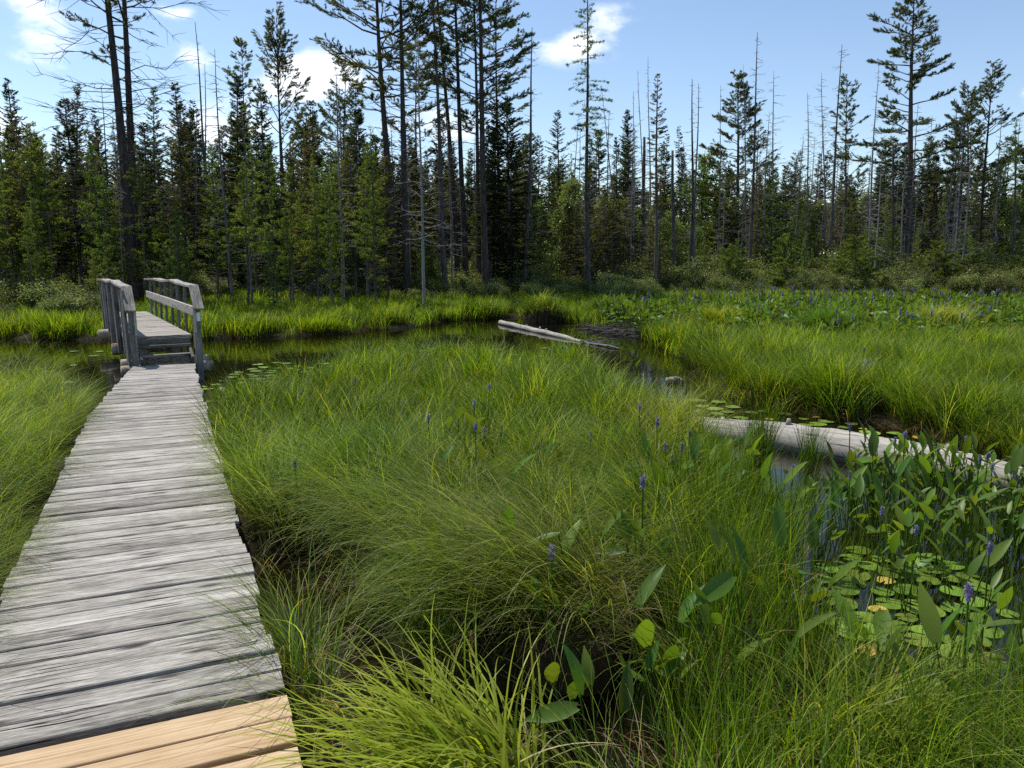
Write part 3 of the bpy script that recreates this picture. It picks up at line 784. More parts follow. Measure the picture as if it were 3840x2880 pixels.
# ------------------------------------------------------------------ marsh grass, laid out in bands of distance
def visible(x, y, m=1.6):
    return (y > -0.5) & (np.abs(x) < .70 * (y + 1.0) + m)
def grid_pts(x0, x1, y0, y1, dens):
    n = int((x1 - x0) * (y1 - y0) * dens)
    return rng.uniform(x0, x1, n), rng.uniform(y0, y1, n)
def nz(x, y, f=1.0, p=0.0): return wob(x * f + p, y * f + 2 * p)
def sward(name, coll, x, y, keep, hscale=(.85, 1.15), leandir=None, jitter=.7, ztop=None, label=None, wscale=1.0, zmin=.0, flat=0.0, cl=0.0, frac=.7, cs=None):
    cs = cs or CLS; cx, cy, ch = clump(x, y, cs); own = rng.random(len(x)) < frac * (1 if cl else 0)
    x = np.where(own, cx + (x - cx) * .62, x); y = np.where(own, cy + (y - cy) * .62, y)
    keep = keep & (walk_dist(x, y) > .08)
    z = height(x, y); k = keep & visible(x, y) & (z > zmin)
    x, y, z, cx, cy, ch, own = x[k], y[k], z[k], cx[k], cy[k], ch[k], own[k]; n = len(x)
    ld = leandir(x, y) if leandir is not None else rng.uniform(-pi, pi, n)
    rz = ld + rng.normal(0, jitter, n)
    out_a = np.arctan2(y - cy, x - cx) + rng.normal(0, .45, n)
    rz = np.where(own & (rng.random(n) < cl), out_a, rz)
    s_ = rng.uniform(*hscale, n) * (1 + .16 * nz(x, y, 1.1, 3)) * np.where(own, .84 + .34 * ch, .9)
    tilt = rng.uniform(0, flat, n)
    scatter(name, np.stack([x, y, z], 1), np.stack([0 * rz, tilt, rz], 1), np.stack([s_ * wscale, s_ * wscale, s_], 1), rng.integers(0, NV, n), coll, label, 'grass')
# blades comb over towards the camera's left near the walk, and swirl elsewhere
def flow(x, y): return pi * (.92 + .28 * nz(x, y, .35, 1)) + .5 * nz(x, y, 1.3, 5)
RUSH = [polar(a - 1106, b) for a, b in [(1480, 6.2), (1500, 2.0), (1900, 1.4), (2900, 1.8), (3000, 5.5), (2300, 6.0), (1760, 6.4)]]
BAY = [(-.25, 2.6), (.62, 3.6), (.72, 2.2), (.35, 1.9), (.0, 2.1)]
x, y = grid_pts(-4, 6, .8, 6.2, 60)
wd = walk_dist(x, y); rush = inside(RUSH, x, y)
left = (x - RP[0]) * BN[0] + (y - RP[1]) * BN[1] < -.5
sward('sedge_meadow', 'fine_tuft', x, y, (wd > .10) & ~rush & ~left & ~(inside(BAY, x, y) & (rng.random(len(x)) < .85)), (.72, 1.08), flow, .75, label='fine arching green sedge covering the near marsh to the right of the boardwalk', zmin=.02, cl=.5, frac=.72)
x, y = grid_pts(-9, 0, 1.5, 13, 42); wd = walk_dist(x, y)
left = (x - RP[0]) * BN[0] + (y - RP[1]) * BN[1] < -.5
sward('bank_sedge', 'fine_tuft', x, y, (wd > .16) & left & (y < 13), (.6, .95), lambda a, b: .2 + .9 * nz(a, b, .5, 2), .8, label='long sedge on the bank left of the boardwalk', zmin=.02, wscale=1.15, cl=.5)
x, y = grid_pts(-7, 9, 6.0, 13.2, 44); wd = walk_dist(x, y)
left = (x - RP[0]) * BN[0] + (y - RP[1]) * BN[1] < -.5
sward('middle_sedge', 'mid_tuft', x, y, (wd > .12) & ~left, (.7, 1.08), flow, .8, label='yellow-green sedge sweeping down to the dark channel', zmin=.02, cl=.55)
x, y = grid_pts(1.5, 26, 5.5, 16, 26)
sward('right_marsh', 'mid_tuft', x, y, (x > .25 * y - .3) & (height(x, y) > -.16) & (y > 6.5) & ~((y < 8.9) & (height(x, y) < .03)), (.75, 1.15), lambda a, b: 1.2 * nz(a, b, .3, 7) + pi / 2, 1.0, label='tall deep green sedge of the right-hand marsh', zmin=-.16, flat=.15, cl=.6)
x, y = grid_pts(-22, 34, 13, 34, 13)
FAR_BED = [polar(a - 1106, b) for a, b in [(1290, 22.5), (1340, 20.0), (1450, 18.5), (1560, 17.0), (1700, 17.5), (1800, 15.2), (2000, 15.5), (2150, 16.5), (2500, 17), (2700, 30), (1950, 29.5), (1650, 29.5), (1400, 27), (1290, 25)]]
bed = inside(FAR_BED, x, y)
sward('far_marsh', 'far_tuft', x, y, (~bed | (nz(x, y, .8, 4) > .35)), (.75, 1.15), lambda a, b: 1.5 * nz(a, b, .25, 7), 1.2, label='far low sedge between the channel and the forest', zmin=-.06, cl=.8, cs=1.5, frac=.75)
x, y = grid_pts(-34, 46, 34, 48, 6)
sward('forest_edge_grass', 'far_tuft', x, y, x == x, (.8, 1.3), None, label='rank grass at the foot of the forest', zmin=.05, wscale=1.3)
PP = [polar(a - 1106, b) for a, b in [(1765, 4.7), (1790, 4.0), (1850, 3.5), (2120, 3.35), (2190, 4.1), (2040, 4.8), (1850, 4.95)]]
STRIP = [polar(a - 1106, b) for a, b in [(1712, 5.8), (1705, 4.6), (1715, 3.7), (1800, 3.6), (1780, 4.6), (1800, 5.6)]]
x, y = grid_pts(0, 6.5, 1.2, 6.5, 55)
rush = inside(RUSH, x, y)
clear = (nz(x, y, 1.1, 6) > -.30) & ~(inside(PP, x, y) & (rng.random(len(x)) < .42)) & ~inside(STRIP, x, y)
sward('rushes', 'rush_tuft', x, y, rush & clear & (height(x, y) > -.60), (.75, 1.1), None, label='upright thin rushes standing in the shallow pool at the right', zmin=-.6, wscale=1.2)
# blades that are dry and fallen, along every bank
x, y = grid_pts(-8, 12, 1.0, 14, 16); h_ = height(x, y)
edge = (h_ < .06) & (h_ > -.25)
sward('fallen_sedge', 'dry_tuft', x, y, edge & (walk_dist(x, y) > .05), (.8, 1.4), None, label='brown dead sedge hanging along the banks', zmin=-.25)
x, y = grid_pts(-3, 6, .8, 5.5, 7)
sward('dry_litter', 'dry_tuft', x, y, (walk_dist(x, y) > .1), (.9, 1.5), None, label='straw coloured dead blades among the sedge', zmin=.0)
# broad yellow-green blades scattered through
x, y = grid_pts(-4, 6, .8, 9, 3.2)
sward('broad_grass', 'broad_tuft', x, y, (walk_dist(x, y) > .25) & (nz(x, y, .9, 9) > .1), (.7, 1.05), flow, .9, label='clumps of broader yellow-green blades in the near sedge', zmin=.03)

# ------------------------------------------------------------------ single tussocks
def tussock(x, y, r, hh, n, L, w, cols, leanaz, azs, arch, label, lean=.35, segs=11, dry=60, zoff=0.0, cat='sedge tussock'):
    z0 = H1(x, y); root = tag(empty('sedge_tussock', (x, y, max(z0, 0) - .02)), label, cat, 'sedge tussocks')
    hb = MB(); tt = np.linspace(0, 1, 7); nseg = 22
    th = np.arange(nseg) / nseg * 2 * pi
    prof_r = np.array([1.08, 1.0, .95, .86, .66, .36, .02]); prof_z = np.array([-.45 / max(hh, .1), -.05, .35, .65, .86, .97, 1.0])
    V = []
    for a_, b_ in zip(prof_r, prof_z):
        rr = r * a_ * (1 + .12 * np.sin(th * 3 + x) + .07 * np.sin(th * 7 + y) + rng.uniform(-.05, .05, nseg))
        V.append(np.stack([rr * np.cos(th), rr * np.sin(th), np.full(nseg, hh * b_)], 1))
    V = np.concatenate(V); q = [(a * nseg + b, a * nseg + (b + 1) % nseg, (a + 1) * nseg + (b + 1) % nseg, (a + 1) * nseg + b) for a in range(6) for b in range(nseg)]
    hb.add(V, q); o = hb.build('root_mound', M['thatch'], root, True)
    for nm, nn, cc, ln, ww, aa in (('blades', n, cols, L, w, arch), ('dry_blades', dry, G_DRY + [(.12, .08, .04), (.09, .06, .03)], (L[0] * .6, L[1] * .8), (w[0] * .7, w[0] * 1.1), 2.2)):
        m = MB(); blades(m, nn, r * .9, ln, ww, aa, lean, cc, segs, leanaz, azs if nm == 'blades' else 2.5)
        v = m.v[0]; v0 = v.reshape(nn, -1, 3)[:, :2].mean(1)         # lift roots onto the mound
        rr = np.hypot(v0[:, 0], v0[:, 1]) / r
        lift = hh * np.clip(1 - (rr * .95) ** 3, .35, 1)
        v += np.repeat(np.stack([0 * lift, 0 * lift, lift], 1), v.shape[0] // nn, 0)
        m.build(nm, M['grass'], root)
    return root
tussock(.28, 3.62, .40, .24, 1050, (.7, 1.15), (.0034, .006), G_PALE + G_MID[2:4] + G_YEL[:1], pi * 1.02, .5, 1.45, 'large tussock of long fine blades combed towards the boardwalk, dark peaty base showing', lean=.62, dry=260)
tussock(-.38, 4.35, .38, .22, 760, (.6, 1.0), (.0034, .0058), G_PALE + G_MID[2:4], pi * 1.08, .6, 1.5, 'fine pale tussock beside the boardwalk behind the large one', lean=.6, dry=140)
tussock(-.08, 2.36, .27, .15, 520, (.42, .85), (.008, .017), [(.30, .40, .03), (.36, .43, .05), (.24, .35, .03)] + G_YEL[:2], pi * 1.0, .75, 1.5, 'bright yellow-green tussock with broad blades in front, spilling over the new planks', lean=.62, dry=60)
tussock(.55, 1.80, .22, .06, 300, (.3, .6), (.006, .011), G_YEL + G_MID[2:3], pi * .6, 1.6, 1.45, 'broad-bladed tussock at the very bottom edge of the view', dry=40)
tussock(1.22, 2.45, .32, .16, 520, (.5, .8), (.004, .008), G_YEL + G_MID[1:4], -.3, 1.5, 1.3, 'yellow-green tussock right of the dark puddle', dry=80)
tussock(-.92, 5.55, .33, .2, 760, (.5, .85), (.0035, .006), G_MID + G_PALE[:1], pi * 1.1, .9, 1.4, 'green tussock leaning over the walk edge halfway along', dry=80)
tussock(1.42, 6.75, .36, .2, 800, (.55, .8), (.004, .006), G_PALE + G_YEL, pi * .5, 1.6, 1.2, 'pale rounded tussock at the left end of the big white log', dry=160)
tussock(2.35, 7.15, .14, .03, 260, (.5, .8), (.004, .006), G_MID[:2] + G_MID[4:], 0, 3, .5, 'dark clump of upright rushes standing before the left part of the white log', lean=.14, dry=10)
tussock(2.75, 6.9, .12, .02, 150, (.4, .65), (.004, .006), G_MID[:2] + G_MID[4:], 0, 3, .5, 'smaller clump of upright rushes before the white log, near the dense leaves', lean=.14, dry=10)
tussock(.93, 24.0, .62, .5, 700, (.6, .95), (.012, .02), G_MID + G_YEL[:2], 0, 3, 1.7, 'dark rounded tussock at the water near the tip of the fallen log', lean=.5, dry=160)
tussock(2.9, 24.3, .5, .35, 500, (.6, .9), (.012, .02), G_MID, 0, 3, 1.6, 'rounded tussock just right of the dark one at the far bank', lean=.5, dry=60)
tussock(7.0, 17.0, .55, .42, 800, (.6, .95), (.009, .015), G_MID[:4], 0, 3, 1.6, 'shaggy dark green tussock in the middle of the pickerelweed', lean=.5, dry=60)
tussock(10.2, 18.2, .6, .42, 800, (.6, .95), (.009, .015), G_PALE, 0, 3, 1.6, 'pale shaggy tussock standing right of the shaggy dark green one', lean=.5, dry=60)
tussock(5.0, 18.6, .55, .32, 700, (.6, .9), (.009, .015), G_YEL, pi, 1.5, 1.5, 'bright yellow-green tussock behind the white lily leaves', lean=.5, dry=40)

# ------------------------------------------------------------------ pickerelweed
def heart_leaf(L, W, fold=.25, curl=.3, nseg=7):
    """leaf blade pointing along +x from its base notch at the origin"""
    t = np.linspace(0, 1, nseg + 1); half = W * .5 * (np.sin(np.clip(t * .92 + .1, 0, 1) * pi) ** .75) * (1 - t * .35); half[-1] = 0.001
    V = []; F = []
    for i, (a, h_) in enumerate(zip(t, half)):
        x_ = a * L; z_ = -curl * L * a * a
        lob = -.16 * W if i == 0 else 0
        V += [(x_ + lob, -h_ * (1.0 if i else .8), z_ + fold * h_), (x_, 0, z_), (x_ + lob, h_ * (1.0 if i else .8), z_ + fold * h_)]
    for i in range(nseg):
        a = i * 3; F += [(a, a + 3, a + 4, a + 1), (a + 1, a + 4, a + 5, a + 2)]
    return np.array(V), F
def spike(mb, h, r, n=90):
    t = rng.random(n); a = rng.uniform(0, 2 * pi, n)
    rr = r * np.sin(np.clip(t * .85 + .15, 0, 1) * pi) ** .5 * .75
    P = np.stack([rr * .5 * np.cos(a), rr * .5 * np.sin(a), t * h], 1)
    D = np.stack([np.cos(a), np.sin(a), rng.uniform(-.2, .8, n)], 1)
    sprays(mb, P, D, rng.uniform(.6, 1.2, n) * r * 1.0, r * .55, rng.random(n), flat=0)
    mb.tube([(0, 0, -.01), (0, 0, h * .5), (0, 0, h)], [r * .55, r * .6, r * .15], 7)
def leaf_dir_mesh(mb, base, tip_h, az, L, W, pitch, k, hue):
    """stalk from base to height tip_h, then a leaf pitched from the stalk"""
    b = np.array(base); top = b + np.array([cos(az) * .10 * tip_h * 1.5, sin(az) * .10 * tip_h * 1.5, tip_h])
    mid = (b + top) / 2 + np.array([-cos(az), -sin(az), 0]) * .015
    V, F = heart_leaf(L, W, rng.uniform(.15, .5), rng.uniform(0, .35))
    Rm = np.array((Matrix.Rotation(az + rng.normal(0, .4), 3, 'Z') @ Matrix.Rotation(-pitch, 3, 'Y') @ Matrix.Rotation(rng.normal(0, .5), 3, 'X')))
    V = V @ Rm.T + top
    uv = np.stack([np.full(len(V), hue), np.zeros(len(V))], 1)
    mb.add(V, F, uv=uv)
    mb.tube([b, mid, top], [.0045 * k, .004 * k, .003 * k], 5, cap=False)
    mb.uv[-1][:] = (.35, 0)
def pickerel_meshes(nl, flower, H=.55, k=1.0):
    out = []
    for i in range(nl):
        m = MB(); a = rng.uniform(0, 2 * pi); L = rng.uniform(.12, .20) * k
        leaf_dir_mesh(m, (rng.normal(0, .03), rng.normal(0, .03), -.1), H * rng.uniform(.65, 1.05), a, L, L * rng.uniform(.28, .43), (rng.uniform(.8, 1.5) if rng.random() < .68 else rng.uniform(-.3, .8)), k, rng.random())
        out.append(('leaf', m.mesh('leaf', True, [M['pickerel']])))
    if flower:
        m = MB(); m.tube([(0, 0, -.1), (.01, 0, H * .6), (.005, .01, H * 1.12)], [.005 * k, .0045 * k, .004 * k], 5, cap=False); m.uv[-1][:] = (.4, 0)
        out.append(('stem', m.mesh('stem', True, [M['pickerel']])))
        m = MB(); spike(m, rng.uniform(.045, .075) * k, .013 * k); m.v = [v + np.array([.005, .01, H * 1.1]) for v in m.v]
        for u in m.uv: u[:, 0] = rng.uniform(0, 1)
        out.append(('flower_spike', m.mesh('flower_spike', False, [M['flower']])))
    return out
PK = [pickerel_meshes(rng.integers(2, 5), False) for _ in range(7)]
PF = [pickerel_meshes(rng.integers(2, 4), True) for _ in range(6)]
PFL = [pickerel_meshes(0, True) for _ in range(3)]
def place_plant(src, x, y, z, s, label, group='pickerelweed plants', rz=None):
    root = tag(empty('pickerelweed', (x, y, z), rng.uniform(0, 2 * pi) if rz is None else rz), label, 'pickerelweed', group)
    root.scale = (s, s, s)
    for nm, me in src:
        c = bpy.data.objects.new(nm, me); COL.objects.link(c); c.parent = root
    return root
# flowering stems that stand out (bearing px, distance, scale, what sets it apart)
FLW = [(641, 4.89, 1.0, 'violet flower spike standing alone nearest the boardwalk'),
 (928, 5.87, 0.95, 'violet spike left of the cluster of four, above fine sedge'),
 (1026, 6.40, 1.0, 'violet spike at the left of the two topmost in the middle cluster'),
 (1055, 6.72, 0.95, 'violet spike at the right of the two topmost in the middle cluster'),
 (1031, 5.32, 1.1, 'largest violet spike of the middle cluster'),
 (1047, 5.55, 0.9, 'small violet spike touching the largest of the middle cluster'),
 (770, 7.95, 0.9, 'tiny violet spike in the sedge near the bridge water'),
 (1083, 8.93, 0.9, 'tiny violet spike far out in the sedge below the fallen log'),
 (1382, 6.10, 0.9, 'left of two violet spikes before the pale tussock'),
 (1416, 5.43, 1.1, 'right and taller of two violet spikes before the pale tussock'),
 (1275, 5.74, 0.8, 'short violet spike between the middle cluster and the pair by the pale tussock'),
 (1485, 5.48, 0.9, 'violet spike by the gap at the left end of the white log'),
 (1438, 5.10, 0.85, 'leftmost of three low violet spikes in a row'),
 (1472, 5.07, 0.85, 'middle of three low violet spikes in a row'),
 (1506, 5.18, 0.8, 'rightmost of three low violet spikes in a row'),
 (1382, 3.79, 1.1, 'tall violet spike low in front of the row of three'),
 (1197, 3.31, 1.1, 'violet spike leaning above the dark puddle'),
 (1707, 4.62, 0.9, 'violet spike at the left edge of the dark pool'),
 (1840, 5.10, 0.85, 'violet spike against the white log, in front of its knots'),
 (1903, 4.33, 0.85, 'violet spike amid dense leaves in the pool'),
 (1983, 4.02, 0.85, 'violet spike low among dense leaves right of the pool'),
 (2140, 3.52, 1.0, 'half opened violet spike near the right edge'),
 (2074, 2.54, 1.1, 'largest violet spike, standing alone above the rushes at lower right'),
 (2128, 5.27, 1.0, 'violet spike above the far end of the white log'),
 (1365, 11.69, 0.9, 'small violet spike at the edge of the channel below the fallen log'),
 (1862, 10.42, 1.0, 'violet spike beside the pale stump in the right marsh')]
for i, (px, d, s_, lb) in enumerate(FLW):
    x_, y_ = polar(px - 1106, d, .5); z_ = max(H1(x_, y_), -.05)
    place_plant(PFL[i % 3] if i in (0, 1, 6, 7, 10) else PF[i % 6], x_, y_, z_, s_, 'pickerelweed, ' + lb)
# leafy plants that stand out
LFY = [(975, 6.22, 1.1, 'two pale broad leaves left of the middle violet cluster'), (1075, 6.05, 1.25, 'tall leaf clump just right of the middle violet cluster'), (1150, 5.84, 1.0, 'narrow leaves between the middle cluster and open sedge'),
 (980, 3.85, 1.2, 'pale triangular leaf lying on the large tussock'), (1105, 3.82, 1.0, 'sunlit leaf above the large tussock base'), (1240, 3.60, 1.2, 'long leaf beside the spike above the dark puddle'), (1195, 3.22, 1.2, 'big torn leaf standing over the dark puddle'),
 (1370, 3.04, 1.2, 'upright narrow leaf in the middle of the dark puddle'), (1440, 3.00, 1.25, 'long curved leaf and spike bud at the puddle'), (1600, 3.08, 1.2, 'pair of pale upright leaves right of the puddle'), (1420, 2.82, 1.1, 'bright backlit leaf low in the puddle'),
 (1675, 3.41, 1.1, 'single broad glossy leaf at the left margin of the lily pads'), (1900, 3.08, 1.25, 'large broad leaf raised over the lily pads'), (2050, 2.26, 0.85, 'long pale leaf low at the right'), (2160, 2.13, 0.85, 'upright folded leaf at the right edge'), (1230, 2.89, 1.0, 'small leaves rising from the front of the puddle'),
 (1310, 2.60, 1.0, 'low leaf in the black front water'), (1880, 2.63, 1.1, 'narrow leaves among rushes at the bottom right'), (1100, 4.00, 0.9, 'tiny leaf in the shade of the large tussock'), (1210, 11.16, 1.2, 'pale leaf group at the channel edge in the centre'), (1240, 10.95, 1.1, 'leaves beside the pale group at the channel edge')]
for i, (px, d, s_, lb) in enumerate(LFY):
    x_, y_ = polar(px - 1106, d, .4); place_plant(PK[i % 7], x_, y_, max(H1(x_, y_), -.08), s_, 'flowerless pickerelweed, ' + lb)
n = 0
STAND = [polar(a - 1106, b) for a, b in [(1755, 5.1), (1900, 4.7), (2080, 4.5), (2300, 4.0), (2420, 5.2), (2260, 6.1), (1960, 6.6), (1790, 6.2)]]
while n < 150:
    x_ = rng.uniform(1.2, 5); y_ = rng.uniform(3.8, 6.7)
    if not inside(STAND, np.array([x_]), np.array([y_]))[0]: continue
    place_plant(PF[rng.integers(6)] if rng.random() < .05 else PK[rng.integers(7)], x_, y_, -.08, rng.uniform(.8, 1.15) * (.95 if y_ > 4 else .85), 'leafy pickerelweed in the dense stand between the white log and the lily pads', 'pickerelweed in the stand before the white log'); n += 1
n = 0
while n < 64:
    x_ = rng.uniform(-.6, 2.4) if n < 20 else rng.uniform(.5, 2.6); y_ = rng.uniform(3.0, 6.4) if n < 20 else rng.uniform(2.6, 5.4)
    if (n < 20 and H1(x_, y_) < .02) or walk_dist(x_, y_) < .5: continue
    place_plant(PK[rng.integers(7)], x_, y_, max(-.05, H1(x_, y_)), rng.uniform(.8, 1.05), 'small leafy pickerelweed scattered in the near sedge between walk and pool', 'small pickerelweed scattered in the near sedge'); n += 1
# the far bed: whole plants, one mesh each
def far_plant(flower):
    m = MB()
    for _ in range(rng.integers(3, 6)):
        L = rng.uniform(.15, .22); leaf_dir_mesh(m, (rng.normal(0, .06), rng.normal(0, .06), -.1), rng.uniform(.35, .6), rng.uniform(0, 6.28), L, L * .5, rng.uniform(-.2, 1.4), 1.2, rng.random())
    return m
def join(parts, mats):
    me = parts[0].mesh('pickerelweed', True, mats); return me
FARM = []
for k in range(8):
    m = far_plant(False)
    if k < 4:
        nf = m.n; nq0 = sum(len(q) for q in m.q); m.tube([(0, 0, -.1), (0, 0, .66)], [.006, .005], 4, cap=False); m.uv[-1][:] = (.4, 0)
        a = sum(len(q) for q in m.q); ta = sum(len(t) for t in m.t)
        sp = MB(); spike(sp, .12, .026, 60)
        m.add(np.concatenate(sp.v) + np.array([0, 0, .64]), np.concatenate(sp.q), uv=np.concatenate(sp.uv))
        me = m.mesh('pickerelweed', False, [M['pickerel'], M['flower']])
        mi = np.zeros(len(me.polygons), np.int32); tot_q = sum(len(q) for q in m.q); mi[a:tot_q] = 1
        me.polygons.foreach_set('material_index', mi)
    else: me = m.mesh('pickerelweed', False, [M['pickerel'], M['flower']])
    FARM.append(me)
c_ = bpy.data.collections.new('bed_plant'); STASH['bed_plant'] = c_
for k, me in enumerate(FARM): c_.objects.link(bpy.data.objects.new('bed_plant_%03d' % k, me))
x, y = grid_pts(0, 30, 14.5, 30.5, 9)
k = inside(FAR_BED, x, y) & (nz(x, y, .8, 4) < .42) & (height(x, y) > -.5) & visible(x, y)
x, y = x[k], y[k]
o_ = np.argsort(y); x, y = x[o_], y[o_]; z = np.maximum(height(x, y), -.05)
NF = 36
for i in range(NF):
    fl = rng.random() < .14
    o = bpy.data.objects.new('pickerelweed', FARM[rng.integers(0, 4) if fl else rng.integers(4, 8)]); COL.objects.link(o)
    o.location = (x[i], y[i], z[i]); o.rotation_euler = (0, 0, rng.uniform(0, 6.28)); s_ = rng.uniform(.85, 1.2); o.scale = (s_, s_, s_)
    tag(o, 'pickerelweed at the near rim of the wide far bed in the right marsh', 'pickerelweed', 'pickerelweed at the near rim of the far bed')
x, y, z = x[NF:], y[NF:], z[NF:]; n = len(x)
fl = rng.random(n) < np.clip(.05 + (y - 24) * .05, .05, .32)
scatter('pickerelweed_bed', np.stack([x, y, z], 1), np.stack([np.zeros(n), np.zeros(n), rng.uniform(0, 6.28, n)], 1), np.repeat(rng.uniform(.85, 1.2, n)[:, None], 3, 1),
        np.where(fl, rng.integers(0, 4, n), rng.integers(4, 8, n)), 'bed_plant', 'wide bed of pickerelweed with a line of violet spikes along its back', 'pickerelweed')

# ------------------------------------------------------------------ lily pads and lilies
def pad_mesh(r, mat):
    m = MB(); n = 18; notch = .22
    th = np.linspace(notch, 2 * pi - notch, n); V = [(0, 0, .0)] + [(r * cos(a) * (1 + .02 * sin(3 * a)), r * .94 * sin(a), .003 * sin(2 * a + r * 90)) for a in th]
    V += [(v[0] * .99, v[1] * .99, v[2] - .004) for v in V]
    t = [(0, i, i + 1) for i in range(1, n)] + [(n + 1, n + 2 + i, n + 1 + i) for i in range(n - 1)]
    m.add(V, None, t, uv=np.full((len(V), 2), rng.random())); return m.mesh('lily_pad', False, [mat])
PADS = [pad_mesh(r, M['pad']) for r in (.085, .095, .105, .075)] + [pad_mesh(.06, M['pad_yellow'])]
placed = []
def pad_field(n, fx, fy, label, group, smin=.8, smax=1.2, sep=.13, cond=None, yel=.03, zz=.012):
    k = 0; tries = 0
    while k < n and tries < n * 60:
        tries += 1; x_ = rng.uniform(*fx); y_ = rng.uniform(*fy)
        if H1(x_, y_) > -.12 or walk_dist(x_, y_) < .05: continue
        if cond is not None and not cond(x_, y_): continue
        s_ = rng.uniform(smin, smax)
        if any((x_ - a) ** 2 + (y_ - b) ** 2 < (sep * (s_ + c) / 2) ** 2 for a, b, c in placed): continue
        placed.append((x_, y_, s_)); yl = rng.random() < yel
        o = bpy.data.objects.new('lily_pad', PADS[4] if yl else PADS[rng.integers(4)]); COL.objects.link(o)
        o.location = (x_, y_, zz + rng.uniform(-.003, .006)); o.rotation_euler = (rng.normal(0, .025), rng.normal(0, .025), rng.uniform(0, 6.28)); o.scale = (s_, s_, 1)
        tag(o, ('yellowed ' if yl else 'flat green ') + label, 'lily pad', ('yellowed ' if yl else '') + group); k += 1
pad_field(110, (1, 3.4), (3.2, 5.1), 'lily pad in the pool among the rushes, lower right', 'lily pads in the near pool', .75, 1.15, .15, cond=lambda a, b: inside(PP, np.array([a]), np.array([b]))[0])
pad_field(34, (3.0, 5.6), (7.6, 9.8), 'lily pad behind the big white log', 'lily pads behind the white log', .8, 1.2, .19, yel=.12)
pad_field(22, (1.9, 3.1), (9.0, 10.6), 'lily pad where the narrow channel opens', 'lily pads at the mouth of the narrow channel', .9, 1.4, .22, yel=0)
pad_field(90, (-4.8, -1.8), (10.3, 14.5), 'lily pad on the channel just right of the bridge', 'lily pads beside the bridge', .8, 1.3, .22, cond=lambda a, b: wob(a * 1.3, b * 2) > -.25, yel=0)
pad_field(50, (-2.0, 1.4), (12.4, 17), 'lily pad on the open channel below the fallen log', 'lily pads in the open channel', .8, 1.3, .25, cond=lambda a, b: wob(a, b * 2) > -.1, yel=0)
pad_field(14, (-9.5, -7.0), (12, 17), 'lily pad left of the bridge', 'lily pads left of the bridge', .8, 1.2, .25, yel=0)
def lily(x_, y_, lb, s_=1.0):
    root = tag(empty('water_lily', (x_, y_, .03), rng.uniform(0, 6)), lb, 'water lily', 'white water lilies'); m = MB()
    for ring, (k, el, L) in enumerate(((9, .35, .062), (8, .75, .055), (6, 1.15, .042))):
        for i in range(k):
            a = (i + ring * .5) / k * 2 * pi; V, F = heart_leaf(L, L * .42, .5, -.3, 5)
            Rm = np.array(Matrix.Rotation(a, 3, 'Z') @ Matrix.Rotation(-el, 3, 'Y')); m.add(V @ Rm.T, F, uv=np.full((len(V), 2), rng.random()))
    m.build('petals', M['white_petal'], root)
    m = MB(); t_ = rng.uniform(0, 6.28, 26); sprays(m, np.zeros((26, 3)), np.stack([np.cos(t_) * .4, np.sin(t_) * .4, np.ones(26)], 1), .028, .006, rng.random(26)); m.build('stamens', M['yellow'], root)
    root.scale = (s_,) * 3
lily(*polar(1812 - 1106, 8.15), 'open white water lily behind the big log, the right and larger one', 1.6)
lily(*polar(1772 - 1106, 7.95), 'half-open white water lily, left of the larger one behind the log', 1.2)
lily(*polar(480 - 1106, 11.2), 'white water lily among pads close to the bridge', 1.2)

# ------------------------------------------------------------------ logs and dead wood
def log(pts, rad, label, name='log', nside=18, knots=0, mat='log'):
    m = MB(); n = 16; P_ = np.array(pts); f = np.linspace(0, len(P_) - 1, n); i = np.minimum(f.astype(int), len(P_) - 2); a = (f - i)[:, None]
    C = P_[i] * (1 - a) + P_[i + 1] * a; C[:, 2] += rng.normal(0, .006, n); rr = np.interp(f, range(len(rad)), rad)
    m.tube(C, rr, nside, jit=.045, vscale=1)
    u = m.uv[-1]; u[:, 1] = u[:, 1] * 2 * pi * rr.mean()
    for _ in range(knots):
        k = rng.integers(2, n - 2); th = rng.uniform(.2, 2.6)
        d = np.array([0, -cos(th) , abs(sin(th))]); q = C[k] + d * rr[k] * .9
        m.tube([q, q + d * rng.uniform(.03, .09)], [.035, .02], 8)
    return tag(m.build(name, M[mat], smooth=True), label, 'log')
log([(1.85, 8.8, .02), (2.85, 7.95, .06), (3.5, 7.25, .07), (4.0, 6.7, .06), (4.6, 6.1, .0)], [.13, .185, .20, .19, .14], 'big bleached white log lying in the right pool behind the leafy stand', knots=7)
fl = log([(-.35, 23.3, .05), (.6, 20.9, .04), (1.35, 19.0, .03), (1.75, 18.0, .0)], [.075, .075, .06, .035], 'long pale fallen log reaching out across the channel', knots=4)
m = MB()
for _ in range(9):
    t_ = rng.random(); p = np.array([1.6 + t_ * .6, 18.3 - t_ * 1.3, .03]); b = bough(p, rng.uniform(-1.4, -.2), rng.uniform(0, .5), rng.uniform(.2, .55), rng.uniform(-.8, .2), 4, .2); m.tube(b, np.linspace(.02, .006, 4), 5)
m.tube([(1.5, 18.6, .0), (1.9, 17.6, .02), (2.2, 17.0, .04), (2.35, 16.7, .02)], [.035, .03, .022, .01], 7)
tag(m.build('driftwood', M['dead']), 'broken branchy tip floating just beyond the fallen log', 'branch')
x_, y_ = polar(1457 - 1106, 12.1)
log([(x_ - .13, y_ + .04, .03), (x_, y_, .04), (x_ + .13, y_, .03)], [.05, .058, .05], 'short dark waterlogged stub in the channel', mat='round_log')
x_, y_ = polar(1862 - 1106, 10.4)
m = MB(); m.tube([(x_, y_, -.1), (x_ + .02, y_, .35), (x_ + .05, y_ + .02, .60)], [.11, .09, .06], 12, jit=.18); tag(m.build('stump', M['log']), 'small pale stump poking out of the right marsh', 'stump')
m = MB()
